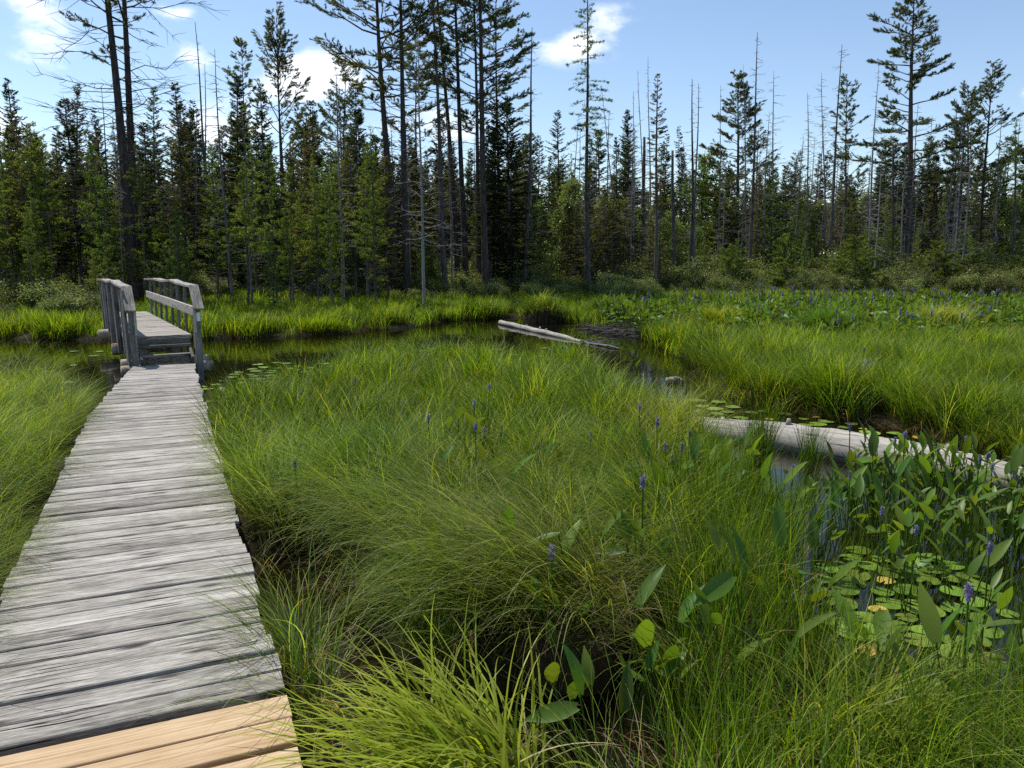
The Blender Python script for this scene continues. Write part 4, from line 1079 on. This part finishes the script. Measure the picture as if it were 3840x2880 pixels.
cx_, cy_ = polar(1335 - 1106, 20.4)
for _ in range(80):
    t_ = rng.uniform(-1, 1); p = np.array([cx_ + .25 + t_ * .75, cy_ - t_ * .95 + rng.normal(0, .18), rng.uniform(-.02, .12)]); a = rng.uniform(-.6, .9) + (pi if rng.random() < .5 else 0)
    l = rng.uniform(.3, .9); m.tube(bough(p, a, rng.uniform(-.15, .3), l, rng.uniform(-.3, .2), 3, .1), [.014, .012, .007], 5)
tag(m.build('stick_pile', M['bark_grey']), 'low heap of grey beaver-cut sticks at the edge of the channel', 'stick pile')
x_, y_ = polar(960 - 1106, 31)
m = MB()
for _ in range(26):
    p = np.array([x_ + rng.normal(0, .35), y_ + rng.normal(0, .3), rng.uniform(.1, .5)]); m.tube(bough(p, rng.uniform(0, 6.28), rng.uniform(-.2, .7), rng.uniform(.3, .9), rng.uniform(-.6, .4), 4, .15), [.03, .02, .014, .008], 5)
tag(m.build('root_tangle', M['round_log']), 'dark tangle of upturned roots at the foot of the pines', 'roots')

# ------------------------------------------------------------------ the forest
def tree_src(tb, cb, bark, leafm):
    return (tb.mesh('trunk', True, [M[bark]]), None if cb is None else cb.mesh('crown', False, [M[leafm]]))
def plant_tree(src, name, x, y, s, rz, label, cat, group=None, crown='crown'):
    z = H1(x, y)
    root = tag(empty(name, (x, y, z), rz), label, cat, group); root.scale = (s, s, s)
    t = bpy.data.objects.new('trunk', src[0]); COL.objects.link(t); t.parent = root
    if src[1] is not None:
        c = bpy.data.objects.new(crown, src[1]); COL.objects.link(c); c.parent = root
    return root
def at(px, d): return ((px - 1106) / 1661. * d * 1.0 + (px - 1106) / 1661. * .25, d)
def htop(py, d):                                  # height whose top is seen at picture row py (of 1659)
    return 1.95 + d * math.tan(math.atan((829.5 - py) / 1661.) - R(9.23))
LAND = []; STEMS = []                                         # (bearing px, short phrase) landmarks for the other trees' labels
def hero(kind, name, px, d, label, cat, rz=0.0, mark=None, group=None, **kw):
    if kind is make_spruce and 'deadn' in kw: kw['deadw'] = kw.pop('deadn')
    if kind is make_larch and 'deadn' in kw: kw['deadw'] = kw.pop('deadn')
    ln = kw.get('lean', (0, 0)); kw['lean'] = (ln[0] - (px - 1106) / 1661. * .16 * kw['h'], ln[1])      # stems stand as they do in the photograph, not all plumb
    bark = kw.pop('bark', 'bark'); leafm = kw.pop('leafm', 'pine')
    tb, cb = kind(**kw); x, y = at(px, d)
    r_ = plant_tree(tree_src(tb, cb, bark, leafm), name, x, y, 1.0, rz, label, cat, group)
    if mark: LAND.append((px, mark))
    if kind is not make_spruce or d < 40: STEMS.append((px, d))
    return r_
K = 1 / 1661.
def lx(dpx, d): return dpx * K * d                # sideways lean given in picture px at distance d
# ---- left: two big pines with bare limbs
hero(make_pine, 'pine_tree', 305, 27.5, 'left stem of the two big dark leaning pines behind the bridge, mostly bare limbs', 'pine tree', mark='the two leaning pines', h=16, r=.21, start=.60, W=3.0, lean=(lx(-100, 27.5), 0), wig=.006, nlimb=22, dens=.6, deadn=44, deadL=3.6, hue=.4, deadsub=9)
hero(make_pine, 'pine_tree', 312, 28.3, 'right stem of the two big dark leaning pines behind the bridge', 'pine tree', h=16, r=.18, start=.52, W=2.8, lean=(lx(-56, 27.5), .3), wig=.005, nlimb=22, dens=.7, deadn=34, deadL=3.2, hue=.45, deadsub=9)
hero(make_pine, 'pine_tree', 628, 41, 'double-stemmed thin pine with an open fan-shaped crown against the white cloud, right stem', 'pine tree', mark='the fan-crowned double pine', h=htop(48, 41), r=.12, start=.50, W=2.6, lean=(lx(-30, 41), 0), nlimb=24, dens=1.0, deadn=14, deadL=1.8, up=.7, hue=.7, prof=lambda f: (1 - f) ** .5 * .75 + .2)
hero(make_pine, 'pine_tree', 617, 41.4, 'bare left stem of the fan-crowned double pine', 'pine tree', h=htop(95, 41), r=.09, start=.66, W=1.7, lean=(lx(-14, 41), 0), nlimb=14, dens=.8, deadn=16, deadL=1.6, up=.6, hue=.6)
hero(make_pine, 'pine_tree', 548, 41, 'slim pine with a light crown left of the fan-crowned double pine', 'pine tree', h=htop(95, 41), r=.09, start=.5, W=1.5, lean=(lx(-14, 41), 0), nlimb=26, dens=1.0, up=.35, hue=.65, prof=lambda f: (1 - f) ** .7 * .8 + .2)
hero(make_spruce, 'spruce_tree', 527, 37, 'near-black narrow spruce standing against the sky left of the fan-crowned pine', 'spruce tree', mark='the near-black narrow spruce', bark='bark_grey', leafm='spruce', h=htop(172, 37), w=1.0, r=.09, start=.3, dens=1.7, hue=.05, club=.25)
hero(make_snag, 'dead_tree', 462, 36, 'tall thin leaning dead snag, taller of the pair near the left', 'dead tree', mark='the pair of thin leaning snags', bark='bark_grey', h=htop(55, 36), r=.10, lean=(lx(-28, 36), 0), n=22, L=.7, wig=.02, z0=.5)
hero(make_snag, 'dead_tree', 452, 36.6, 'shorter thin dead snag of the pair near the left', 'dead tree', bark='bark_grey', h=htop(140, 36), r=.08, lean=(lx(-8, 36), 0), n=22, L=.6, wig=.012, z0=.5)
hero(make_snag, 'dead_tree', 432, 36, 'low pointed grey snag left of the pair of thin snags', 'dead tree', bark='dead', h=htop(235, 36), r=.06, n=20, L=.4)
hero(make_spruce, 'spruce_tree', 176, 34, 'thin ragged spruce with a dark tip left of the two leaning pines', 'spruce tree', bark='bark_grey', leafm='brown', h=htop(190, 34), w=1.05, r=.08, start=.3, hue=.3, thin=.35, dens=1.2)
hero(make_spruce, 'spruce_tree', 345, 38, 'pale thin-topped spruce right of the two leaning pines', 'spruce tree', bark='bark_grey', leafm='larch', h=htop(196, 38), w=1.35, r=.08, start=.2, hue=.1, thin=.3, dens=1.1)
# ---- centre: the group of tall pines whose tops leave the picture
cw = dict(deadsub=6)
hero(make_pine, 'pine_tree', 858, 34.5, 'leftmost of the tall central pines, its stem leaning left, long limbs to the left', 'pine tree', mark='the leftmost tall central pine', h=16.5, r=.20, start=.46, W=4.0, lean=(lx(-62, 34), 0), nlimb=40, dens=1.1, deadn=22, deadL=2.8, hue=.5, wig=.012, up=.05)
hero(make_pine, 'pine_tree', 882, 33, 'straight dark pine whose foot stands on the bank grass, second of the tall central pines', 'pine tree', mark='the straight dark pine on the bank', h=16, r=.17, start=.52, W=2.9, lean=(lx(-22, 33), 0), nlimb=34, dens=1.0, deadn=24, deadL=2.2, hue=.6, wig=.004)
hero(make_pine, 'pine_tree', 967, 33.5, 'pale grey-brown slightly curved pine stem with white dead twigs', 'pine tree', mark='the pale curved pine stem', bark='bark_grey', h=16, r=.125, start=.56, W=2.1, lean=(lx(-32, 34), 0), nlimb=28, dens=.9, deadn=40, deadL=1.3, hue=.5)
hero(make_pine, 'pine_tree', 993, 37, 'dark pine stem leaning to the left, crossing behind the pale curved stem', 'pine tree', h=17, r=.15, start=.52, W=2.4, lean=(lx(-62, 37), 0), nlimb=30, dens=.9, deadn=16, deadL=1.6, hue=.5, wig=.006)
hero(make_pine, 'pine_tree', 1010, 35, 'straight pine stem right of the crossing leaner', 'pine tree', h=17, r=.145, start=.48, W=2.3, lean=(lx(-32, 35), 0), nlimb=34, dens=1.0, deadn=18, deadL=1.6, hue=.5, wig=.006)
hero(make_pine, 'pine_tree', 1051, 33.6, 'rightmost thick stem of the tall central pines', 'pine tree', mark='the rightmost tall central pine', h=17, r=.17, start=.42, W=3.0, lean=(lx(-14, 34), 0), nlimb=44, dens=1.1, deadn=24, deadL=1.5, hue=.45, wig=.006)
hero(make_pine, 'pine_tree', 1036, 36, 'thinner dark stem close behind the rightmost thick pine', 'pine tree', h=17, r=.12, start=.42, W=2.6, lean=(lx(-10, 34), 0), nlimb=40, dens=1.1, deadn=10, deadL=1.5, hue=.4, wig=.006)
hero(make_pine, 'pine_tree', 1075, 38, 'thin pine behind and right of the tall central group', 'pine tree', h=15, r=.10, start=.35, W=2.0, nlimb=36, dens=1.0, hue=.35)
hero(make_pine, 'pine_tree', 905, 41, 'slim background pine seen between the tall central stems', 'pine tree', h=13, r=.1, start=.4, W=2.2, nlimb=30, dens=1.0, hue=.35)
hero(make_pine, 'pine_tree', 745, 42, 'gaunt pine with level limbs left of the central group', 'pine tree', h=htop(150, 42), r=.1, start=.4, W=2.5, nlimb=26, dens=.8, hue=.4, deadn=24)
hero(make_spruce, 'spruce_tree', 1100, 35.5, 'very dark broad drooping tree right of the tall central group', 'spruce tree', mark='the dark drooping spruce', bark='bark_grey', leafm='spruce', h=htop(215, 35.5), w=1.75, r=.1, start=.12, dens=1.8, hue=.15)
hero(make_snag, 'dead_tree', 1133, 35, 'curved dead snag with bare side limbs at the right edge of the central group', 'dead tree', mark='the curved snag', bark='bark_grey', h=htop(66, 35), r=.12, lean=(lx(16, 35), 0), n=20, L=1.5, wig=.012, z0=.55)
hero(make_larch, 'tamarack_tree', 1270, 33.5, 'very tall slender tamarack standing alone against the small cloud', 'tamarack tree', mark='the tall lone tamarack', bark='bark_grey', leafm='larch', h=13.3, w=1.05, r=.115, start=.40, dens=.75, hue=.1, power=.4, deadn=24, el0=-.25, lean=(.05, 0))
# ---- right of centre
hero(make_spruce, 'pine_tree', 1207, 46, 'small two-tiered pine top left of the tall lone tamarack', 'pine tree', leafm='pine', h=htop(248, 46), w=1.5, r=.09, start=.35, dens=1.2, hue=.1)
hero(make_snag, 'dead_tree', 1232, 44, 'thin leaning snag left of the tall lone tamarack', 'dead tree', bark='dead', h=htop(255, 44), r=.07, lean=(.3, 0), n=34, L=.9)
hero(make_snag, 'dead_tree', 1250, 44, 'thin forked snag touching the tall lone tamarack on its left', 'dead tree', bark='dead', h=htop(280, 44), r=.06, n=30, L=.9)
hero(make_spruce, 'spruce_tree', 1350, 46, 'dense dark spruce behind the broken-topped snag', 'spruce tree', bark='bark_grey', leafm='spruce', h=htop(250, 46), w=1.6, r=.1, start=.2, dens=1.6, hue=.1)
hero(make_spruce, 'spruce_tree', 1325, 47, 'small dark spruce spire left of the dense dark spruce', 'spruce tree', bark='bark_grey', leafm='spruce', h=htop(305, 47), w=.9, r=.08, start=.2, dens=1.4, hue=.1)
hero(make_snag, 'dead_tree', 1383, 42, 'thick broken-topped snag with a knot of branches', 'dead tree', mark='the broken-topped snag', bark='bark_grey', h=htop(305, 42), r=.15, n=60, L=1.7, broken=True, z0=.55)
for px, py, ln, lb in ((1366, 205, .1, 'left of the three snag tips above the broken-topped snag'), (1385, 160, -.2, 'middle of the three snag tips above the broken-topped snag'), (1399, 135, .0, 'right of the three snag tips above the broken-topped snag')):
    hero(make_snag, 'dead_tree', px, 44, 'slender dead spire, ' + lb, 'dead tree', bark='dead', h=htop(py, 44), r=.07, lean=(ln, 0), n=46, L=.45, z0=.3)
hero(make_snag, 'dead_tree', 1345, 44, 'thin bare tree arching up to the left beside the dense dark spruce', 'dead tree', bark='dead', h=htop(200, 44), r=.07, lean=(lx(-45, 44), 0), n=26, L=.9, z0=.5)
hero(make_spruce, 'spruce_tree', 1410, 35.5, 'tall near-bare spruce pole with a small dark tuft at its tip', 'spruce tree', mark='the tufted spruce pole', bark='bark_grey', leafm='brown', h=htop(168, 35.5), w=.85, r=.095, start=.45, dens=.9, hue=.45, thin=.6, deadn=30, lean=(lx(10, 36), 0))
hero(make_snag, 'dead_tree', 1485, 38, 'left and taller of two straight close snags', 'dead tree', mark='the two straight close snags', bark='bark_grey', h=htop(180, 38), r=.12, n=60, L=.8, lean=(.15, 0))
hero(make_snag, 'dead_tree', 1492, 39, 'right and shorter of two straight close snags', 'dead tree', bark='dead', h=htop(190, 39), r=.09, n=50, L=.8, lean=(.15, 0))
hero(make_snag, 'dead_tree', 1450, 39, 'short thick broken pole left of the two straight close snags', 'dead tree', bark='bark_grey', h=htop(335, 39), r=.13, n=16, L=.6, broken=True)
hero(make_spruce, 'spruce_tree', 1466, 47, 'tiny tufted spruce tip on a bare pole', 'spruce tree', bark='bark_grey', leafm='brown', h=htop(280, 47), w=.35, r=.05, start=.82, dens=1.2, hue=.3, deadn=10)
hero(make_pine, 'pine_tree', 1590, 45, 'full triangular white pine with layered upswept limbs behind the tall snags', 'pine tree', mark='the triangular white pine', h=htop(168, 45), r=.15, start=.30, W=3.3, nlimb=44, dens=1.5, hue=.4, up=.05, prof=lambda f: (1 - f) ** .75 + .05)
hero(make_snag, 'dead_tree', 1612, 40, 'very tall thin snag in front of the triangular white pine', 'dead tree', bark='bark_grey', h=htop(82, 40), r=.11, n=80, L=1.0, lean=(.3, 0), wig=.006)
hero(make_snag, 'dead_tree', 1606, 42, 'thin snag spire just left of the very tall one', 'dead tree', bark='dead', h=htop(150, 42), r=.07, n=60, L=.9)
hero(make_snag, 'dead_tree', 1655, 42, 'crooked grey snag with long drooping side limbs right of the triangular white pine', 'dead tree', bark='dead', h=htop(165, 42), r=.08, n=60, L=1.7, wig=.02)
hero(make_snag, 'dead_tree', 1545, 43, 'thin snag left of the triangular white pine', 'dead tree', bark='dead', h=htop(195, 43), r=.06, n=46, L=.8)
hero(make_larch, 'tamarack_tree', 1658, 41, 'conical soft green tamarack below the crooked snag', 'tamarack tree', bark='bark_grey', leafm='larch', h=htop(345, 41), w=1.5, r=.07, start=.1, dens=1.3, hue=.2)
hero(make_snag, 'dead_tree', 1733, 41, 'straight snag with downturned twigs midway to the big right pine', 'dead tree', mark='the downturned-twig snag', bark='dead', h=htop(208, 41), r=.08, n=70, L=.9)
hero(make_snag, 'dead_tree', 1780, 40, 'tall snag with wiry top twigs, thicker of its group', 'dead tree', mark='the wiry-topped snag', bark='bark_grey', h=htop(108, 40), r=.11, n=70, L=1.6, lean=(lx(20, 40), 0))
hero(make_snag, 'dead_tree', 1770, 42, 'thinner snag behind the wiry-topped one', 'dead tree', bark='dead', h=htop(165, 42), r=.07, n=60, L=1.3)
hero(make_pine, 'pine_tree', 1818, 44, 'thin upright pine with sparse tufts, right of the wiry-topped snag', 'pine tree', h=htop(182, 44), r=.1, start=.35, W=1.5, nlimb=30, dens=.9, hue=.35, up=.3, deadn=24)
hero(make_snag, 'dead_tree', 1862, 41, 'slender snag leaning right toward the big right pine', 'dead tree', bark='dead', h=htop(150, 41), r=.08, n=56, L=.7, lean=(lx(26, 41), 0))
hero(make_pine, 'pine_tree', 1948, 42, 'big white pine of the right side, tallest tree there, with tiered upcurved limbs', 'pine tree', mark='the big right pine', h=htop(-8, 42), r=.235, start=.36, W=3.7, lean=(lx(14, 42), 0), nlimb=46, dens=1.5, hue=.3, up=-.05, deadn=22, deadL=3.0, prof=lambda f: (.95 if f < .35 else .72) * (1 - f * .35) * (.55 if f > .85 else 1), wig=.01)
hero(make_snag, 'dead_tree', 1915, 40, 'bare broken pole left of the big right pine', 'dead tree', bark='bark_grey', h=htop(325, 40), r=.09, n=16, L=.5, broken=True)
hero(make_snag, 'dead_tree', 1934, 39.5, 'thin bare pole just in front of the big right pine', 'dead tree', bark='dead', h=htop(320, 39.5), r=.07, n=34, L=.8, lean=(.2, 0))
hero(make_spruce, 'spruce_tree', 2010, 48, 'small dense dark spruce spire right of the big right pine', 'spruce tree', bark='bark_grey', leafm='spruce', h=htop(338, 48), w=1.0, r=.08, start=.2, dens=1.5, hue=.1)
hero(make_pine, 'pine_tree', 2098, 44, 'tallest pine of the far right group, leaning right, open pointed crown', 'pine tree', mark='the pointed far-right pine', h=htop(148, 44), r=.13, start=.40, W=2.4, lean=(lx(38, 44), 0), nlimb=34, dens=.9, hue=.3, up=.3, prof=lambda f: (1 - f) ** .7 + .08)
hero(make_pine, 'pine_tree', 2080, 44.6, 'darker middle pine of the far right group', 'pine tree', h=htop(190, 44), r=.11, start=.4, W=1.8, lean=(.1, 0), nlimb=32, dens=1.1, hue=.25, up=.2)
hero(make_pine, 'pine_tree', 2045, 43, 'left pine of the far right group, its stem leaning right', 'pine tree', h=htop(215, 43), r=.1, start=.45, W=1.6, lean=(lx(32, 43), 0), nlimb=26, dens=.8, hue=.3, deadn=30)
hero(make_snag, 'dead_tree', 2028, 41, 'grey pole with white dead limbs at the left of the far right group', 'dead tree', bark='dead', h=htop(225, 41), r=.08, n=50, L=1.1, lean=(.5, 0))
hero(make_snag, 'dead_tree', 2135, 42, 'thin snag right of the pointed far-right pine', 'dead tree', bark='dead', h=htop(245, 42), r=.07, n=50, L=.9, lean=(.5, 0))
hero(make_larch, 'tamarack_tree', 2172, 41, 'tall feathery tamarack near the right edge', 'tamarack tree', bark='bark_grey', leafm='larch', h=htop(272, 41), w=1.2, r=.09, start=.15, dens=.8, hue=.05, power=.6, lean=(.2, 0))
hero(make_pine, 'pine_tree', 2232, 44, 'pine at the right edge with one limb entering the view', 'pine tree', h=htop(290, 44), r=.12, start=.35, W=2.6, nlimb=34, dens=1.1, hue=.3)
for px, d, py, w_, lb in ((1840, 35.5, 515, 1.45, 'bright dense bushy young tamarack, roundest at the right bank'), (1690, 36, 512, 1.0, 'young tamarack bush under the downturned-twig snag'), (1575, 36.5, 540, 1.3, 'dark young tamarack right of the two straight close snags'),
                      (2012, 37, 532, 1.5, 'olive young tamarack below the far right group'), (2085, 37, 555, 1.2, 'low dusky young tamarack right of the olive one'), (2185, 37, 560, 1.2, 'low young tamarack at the right edge'), (1745, 38, 560, .9, 'low pale young tamarack between two bushier ones')):
    hero(make_larch, 'tamarack_tree', px, d, lb, 'tamarack tree', bark='bark_grey', leafm='larch', h=htop(py, d), w=w_, r=.05, start=.02, dens=2.0, hue=.45, power=.6, deadn=2)
LAND.sort()
# ---- shared kinds for the ranks between and behind
KINDS = {
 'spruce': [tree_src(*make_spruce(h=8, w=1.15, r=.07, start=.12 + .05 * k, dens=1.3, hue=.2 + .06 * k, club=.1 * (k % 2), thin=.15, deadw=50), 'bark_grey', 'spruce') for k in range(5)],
 'ragged': [tree_src(*make_spruce(h=8, w=1.05, r=.06, start=.22, dens=1.1, hue=.25 + .12 * k, thin=.25, deadw=60), 'bark_grey', 'brown') for k in range(4)],
 'larch': [tree_src(*make_larch(h=6, w=1.05, r=.045, start=.16 + .05 * k, dens=1.1, hue=.25 + .1 * k, power=.8, deadw=18), 'bark_grey', 'larch') for k in range(5)],
 'pine': [tree_src(*make_pine(h=11, r=.1, start=.42, W=2.1, nlimb=26, dens=.9, hue=.4 + .1 * k, prof=lambda f: (1 - f) ** .6 * .9 + .12, up=.2, deadn=24), 'bark', 'pine') for k in range(3)],
 'broad': [tree_src(*make_broad(h=5, w=1.3, r=.045, n=3600, hue=.3 + .15 * k, size=.10), 'bark_grey', 'leaf') for k in range(3)],
 'snag': [tree_src(*make_snag(h=8, r=.06, n=70, L=1.0), 'dead', 'leaf') for k in range(4)],
}
KH = {'spruce': 8, 'ragged': 8, 'larch': 6, 'pine': 11, 'broad': 5, 'snag': 8}
FILL = []
def fill(kind, n, px0, px1, d0, d1, h0, h1, front=False, sep=.35):
    k = 0; tries = 0
    while k < n and tries < n * 40:
        tries += 1; px = rng.uniform(px0, px1); d = rng.uniform(d0, d1); x_, y_ = at(px, d)
        if any(abs(px - a) < 15 and d < b and b < 40 for a, b in STEMS) and rng.random() < .93: continue
        if any((x_ - f[1]) ** 2 + (y_ - f[2]) ** 2 < sep ** 2 for f in FILL): continue
        FILL.append((kind, x_, y_, rng.uniform(h0, h1), px, d)); k += 1
# left forest (nearer): conical young tamaracks and spruces, skyline ~250-420
fill('larch', 46, -120, 880, 25.5, 33, 4.2, 7.0)
fill('larch', 10, -120, 700, 24.5, 27, 2.2, 4.2)
fill('spruce', 18, -120, 900, 29, 42, 6.2, 8.8)
fill('ragged', 26, -100, 1150, 27, 40, 4.5, 8.2)
fill('pine', 5, -100, 860, 44, 54, 9, 11.5)
fill('larch', 34, 1180, 2330, 35.5, 41, 1.6, 3.4)
fill('larch', 14, 330, 1180, 31.5, 36, 1.6, 3.2)
fill('broad', 8, 380, 1130, 31, 38, 2.2, 4.2)
fill('snag', 24, 0, 1150, 26, 40, 4.5, 9.5)
# centre and right
fill('ragged', 20, 1060, 1500, 34, 42, 3.2, 5.6)
fill('larch', 10, 880, 1500, 33, 42, 2.4, 4.6)
fill('broad', 30, 1130, 1520, 37, 48, 3.6, 6.2)
fill('ragged', 26, 1480, 2330, 40, 50, 3.6, 6.2)
fill('spruce', 22, 1130, 2330, 43, 56, 5.0, 7.6)
fill('larch', 14, 1500, 2330, 39, 48, 3.4, 6.2)
fill('snag', 56, 1150, 2330, 37, 52, 5.5, 10)
fill('pine', 6, 1500, 2330, 50, 60, 8.5, 10.5)
fill('broad', 24, 1500, 2330, 42, 54, 3.5, 5.8)
NAMES = {'spruce': ('spruce_tree', 'spruce tree', 'dark green spruce'), 'ragged': ('spruce_tree', 'spruce tree', 'ragged olive-brown spruce'), 'larch': ('tamarack_tree', 'tamarack tree', 'soft green feathery tamarack'),
         'pine': ('pine_tree', 'pine tree', 'background pine with tufted crown'), 'broad': ('leafy_tree', 'leafy tree', 'leafy light green sapling'), 'snag': ('dead_tree', 'dead tree', 'thin bare grey snag')}
ORD = ['first', 'second', 'third', 'fourth', 'fifth', 'sixth', 'seventh', 'eighth', 'ninth', 'tenth', 'eleventh', 'twelfth', 'thirteenth', 'fourteenth', 'fifteenth', 'sixteenth', 'seventeenth', 'eighteenth', 'nineteenth', 'twentieth']
FILL.sort(key=lambda f: f[4]); cnt = {}
for kind, x_, y_, h_, px, d in FILL:
    lm = [l for l in LAND if l[0] <= px]
    where = ('right of ' + lm[-1][1]) if lm else 'from the left end of the forest'
    key = (kind, where); i = cnt.get(key, 0); cnt[key] = i + 1
    nm, cat, desc = NAMES[kind]
    lab = '%s, %s %s' % (desc, ORD[min(i, 19)] + (' one' if lm else ''), where)
    if 3.2 < h_ < 4.2 and kind != 'broad': lab = 'low ' + lab
    if h_ <= 3.2: lab = lab.replace('soft green feathery tamarack', 'young bushy low tamarack')
    s_ = h_ / KH[kind] * rng.uniform(.97, 1.03)
    r_ = plant_tree(KINDS[kind][rng.integers(len(KINDS[kind]))], nm, x_, y_, s_, rng.uniform(0, 6.28), lab, cat, NAMES[kind][2].replace('one ', '') + ' ranks at the forest edge')
    r_.scale = (s_ * rng.uniform(.85, 1.15), s_ * rng.uniform(.85, 1.15), s_)

# ---- the wood that closes the view: one mass
c_ = bpy.data.collections.new('wood_tree'); STASH['wood_tree'] = c_
srcs = KINDS['spruce'][:4] + KINDS['ragged'][:3] + KINDS['larch'][:2] + KINDS['broad'][:2] + KINDS['pine'][:2]
hs = [8] * 7 + [6] * 2 + [5] * 2 + [11] * 2
for k, (tm, cm) in enumerate(srcs):
    # trunk and crown merged into one source mesh with two materials
    import bmesh
    bm = bmesh.new(); bm.from_mesh(tm); n0 = len(bm.faces); bm.from_mesh(cm); bm.faces.ensure_lookup_table()
    for f in bm.faces[n0:]: f.material_index = 1
    me = bpy.data.meshes.new('wood_tree'); bm.to_mesh(me); bm.free(); me.materials.append(tm.materials[0]); me.materials.append(cm.materials[0])
    c_.objects.link(bpy.data.objects.new('wood_tree_%03d' % k, me))
def wood(name, n, px0, px1, d0, d1, h0, h1, label, prob):
    px = rng.uniform(px0, px1, n); d = d0 + (d1 - d0) * rng.random(n) ** .8; x = (px - 1106) * K * d; y = d
    pk = rng.choice(len(srcs), n, p=np.array(prob) / sum(prob)); h = rng.uniform(h0, h1, n); s_ = h / np.array(hs)[pk]
    scatter(name, np.stack([x, y, height(x, y)], 1), np.stack([0 * x, 0 * x, rng.uniform(0, 6.28, n)], 1), np.repeat(s_[:, None], 3, 1), pk, 'wood_tree', label, 'forest')
wood('woodland', 900, -300, 2550, 46, 110, 6.4, 10.2, 'dense mixed conifer forest closing the view behind the separate trees', [3] * 4 + [2] * 3 + [1] * 2 + [1.2] * 2 + [.5] * 2)
wood('woodland_left', 280, -350, 1150, 34, 60, 5.4, 9.4, 'dark crowded spruce wood behind the left trees', [3] * 4 + [2] * 3 + [1] * 2 + [.5] * 2 + [.2] * 2)

# ---- shrubs at the forest foot
c_ = bpy.data.collections.new('shrub_clump'); STASH['shrub_clump'] = c_
SHR = []
for k in range(6):
    tb, cb = make_broad(h=1.25, w=.75, r=.016, start=.15, n=2300, hue=.25 + .12 * k, stems=6, size=.055 if k < 3 else .075)
    SHR.append(tree_src(tb, cb, 'bark_grey', 'shrub' if k < 4 else 'leaf')); tm, cm = SHR[-1]
    bm = bmesh.new(); bm.from_mesh(tm); n0 = len(bm.faces); bm.from_mesh(cm); bm.faces.ensure_lookup_table()
    for f in bm.faces[n0:]: f.material_index = 1
    me = bpy.data.meshes.new('shrub_clump'); bm.to_mesh(me); bm.free(); me.materials.append(tm.materials[0]); me.materials.append(cm.materials[0])
    c_.objects.link(bpy.data.objects.new('shrub_clump_%03d' % k, me))
def shrubs(name, n, px0, px1, d0, d1, h0, h1, picks, label):
    px = rng.uniform(px0, px1, n); d = rng.uniform(d0, d1, n); x = (px - 1106) * K * d; y = d
    k = (height(x, y) > .05) & ((rng.random(n) < .5) | (wob(x * .55, y * .5) > -.15)); x, y, d = x[k], y[k], d[k]; n = len(x)
    f = .25 + .75 * (d - d0) / (d1 - d0)                    # low in front, taller towards the trees
    s_ = (h0 + (h1 - h0) * f * rng.uniform(.35, 1.25, n) * (1 + .35 * wob(x * .8 + 3, y * .8))) / 1.25
    scatter(name, np.stack([x, y, height(x, y)], 1), np.stack([0 * x, 0 * x, rng.uniform(0, 6.28, n)], 1), np.stack([s_ * 1.15, s_ * 1.15, s_], 1), rng.choice(picks, n), 'shrub_clump', label, 'shrubs')
shrubs('bog_shrubs', 620, 1330, 2560, 34.5, 44, .45, 2.5, [0, 1, 2, 3], 'low olive bog shrubs massed between the right marsh and the trees')
shrubs('bank_shrubs', 240, 330, 1420, 30.5, 35.5, .5, 1.15, [1, 3, 4, 5], 'leafy light green shrubs at the foot of the central trees')
shrubs('left_bank_shrubs', 130, -420, 240, 22.0, 26, .6, 1.4, [0, 1, 2, 4], 'olive shrubs along the bank left of the bridge')
shrubs('undergrowth', 520, -350, 2500, 34, 50, .7, 2.2, [2, 3, 4, 5], 'shaded undergrowth among the tree stems')
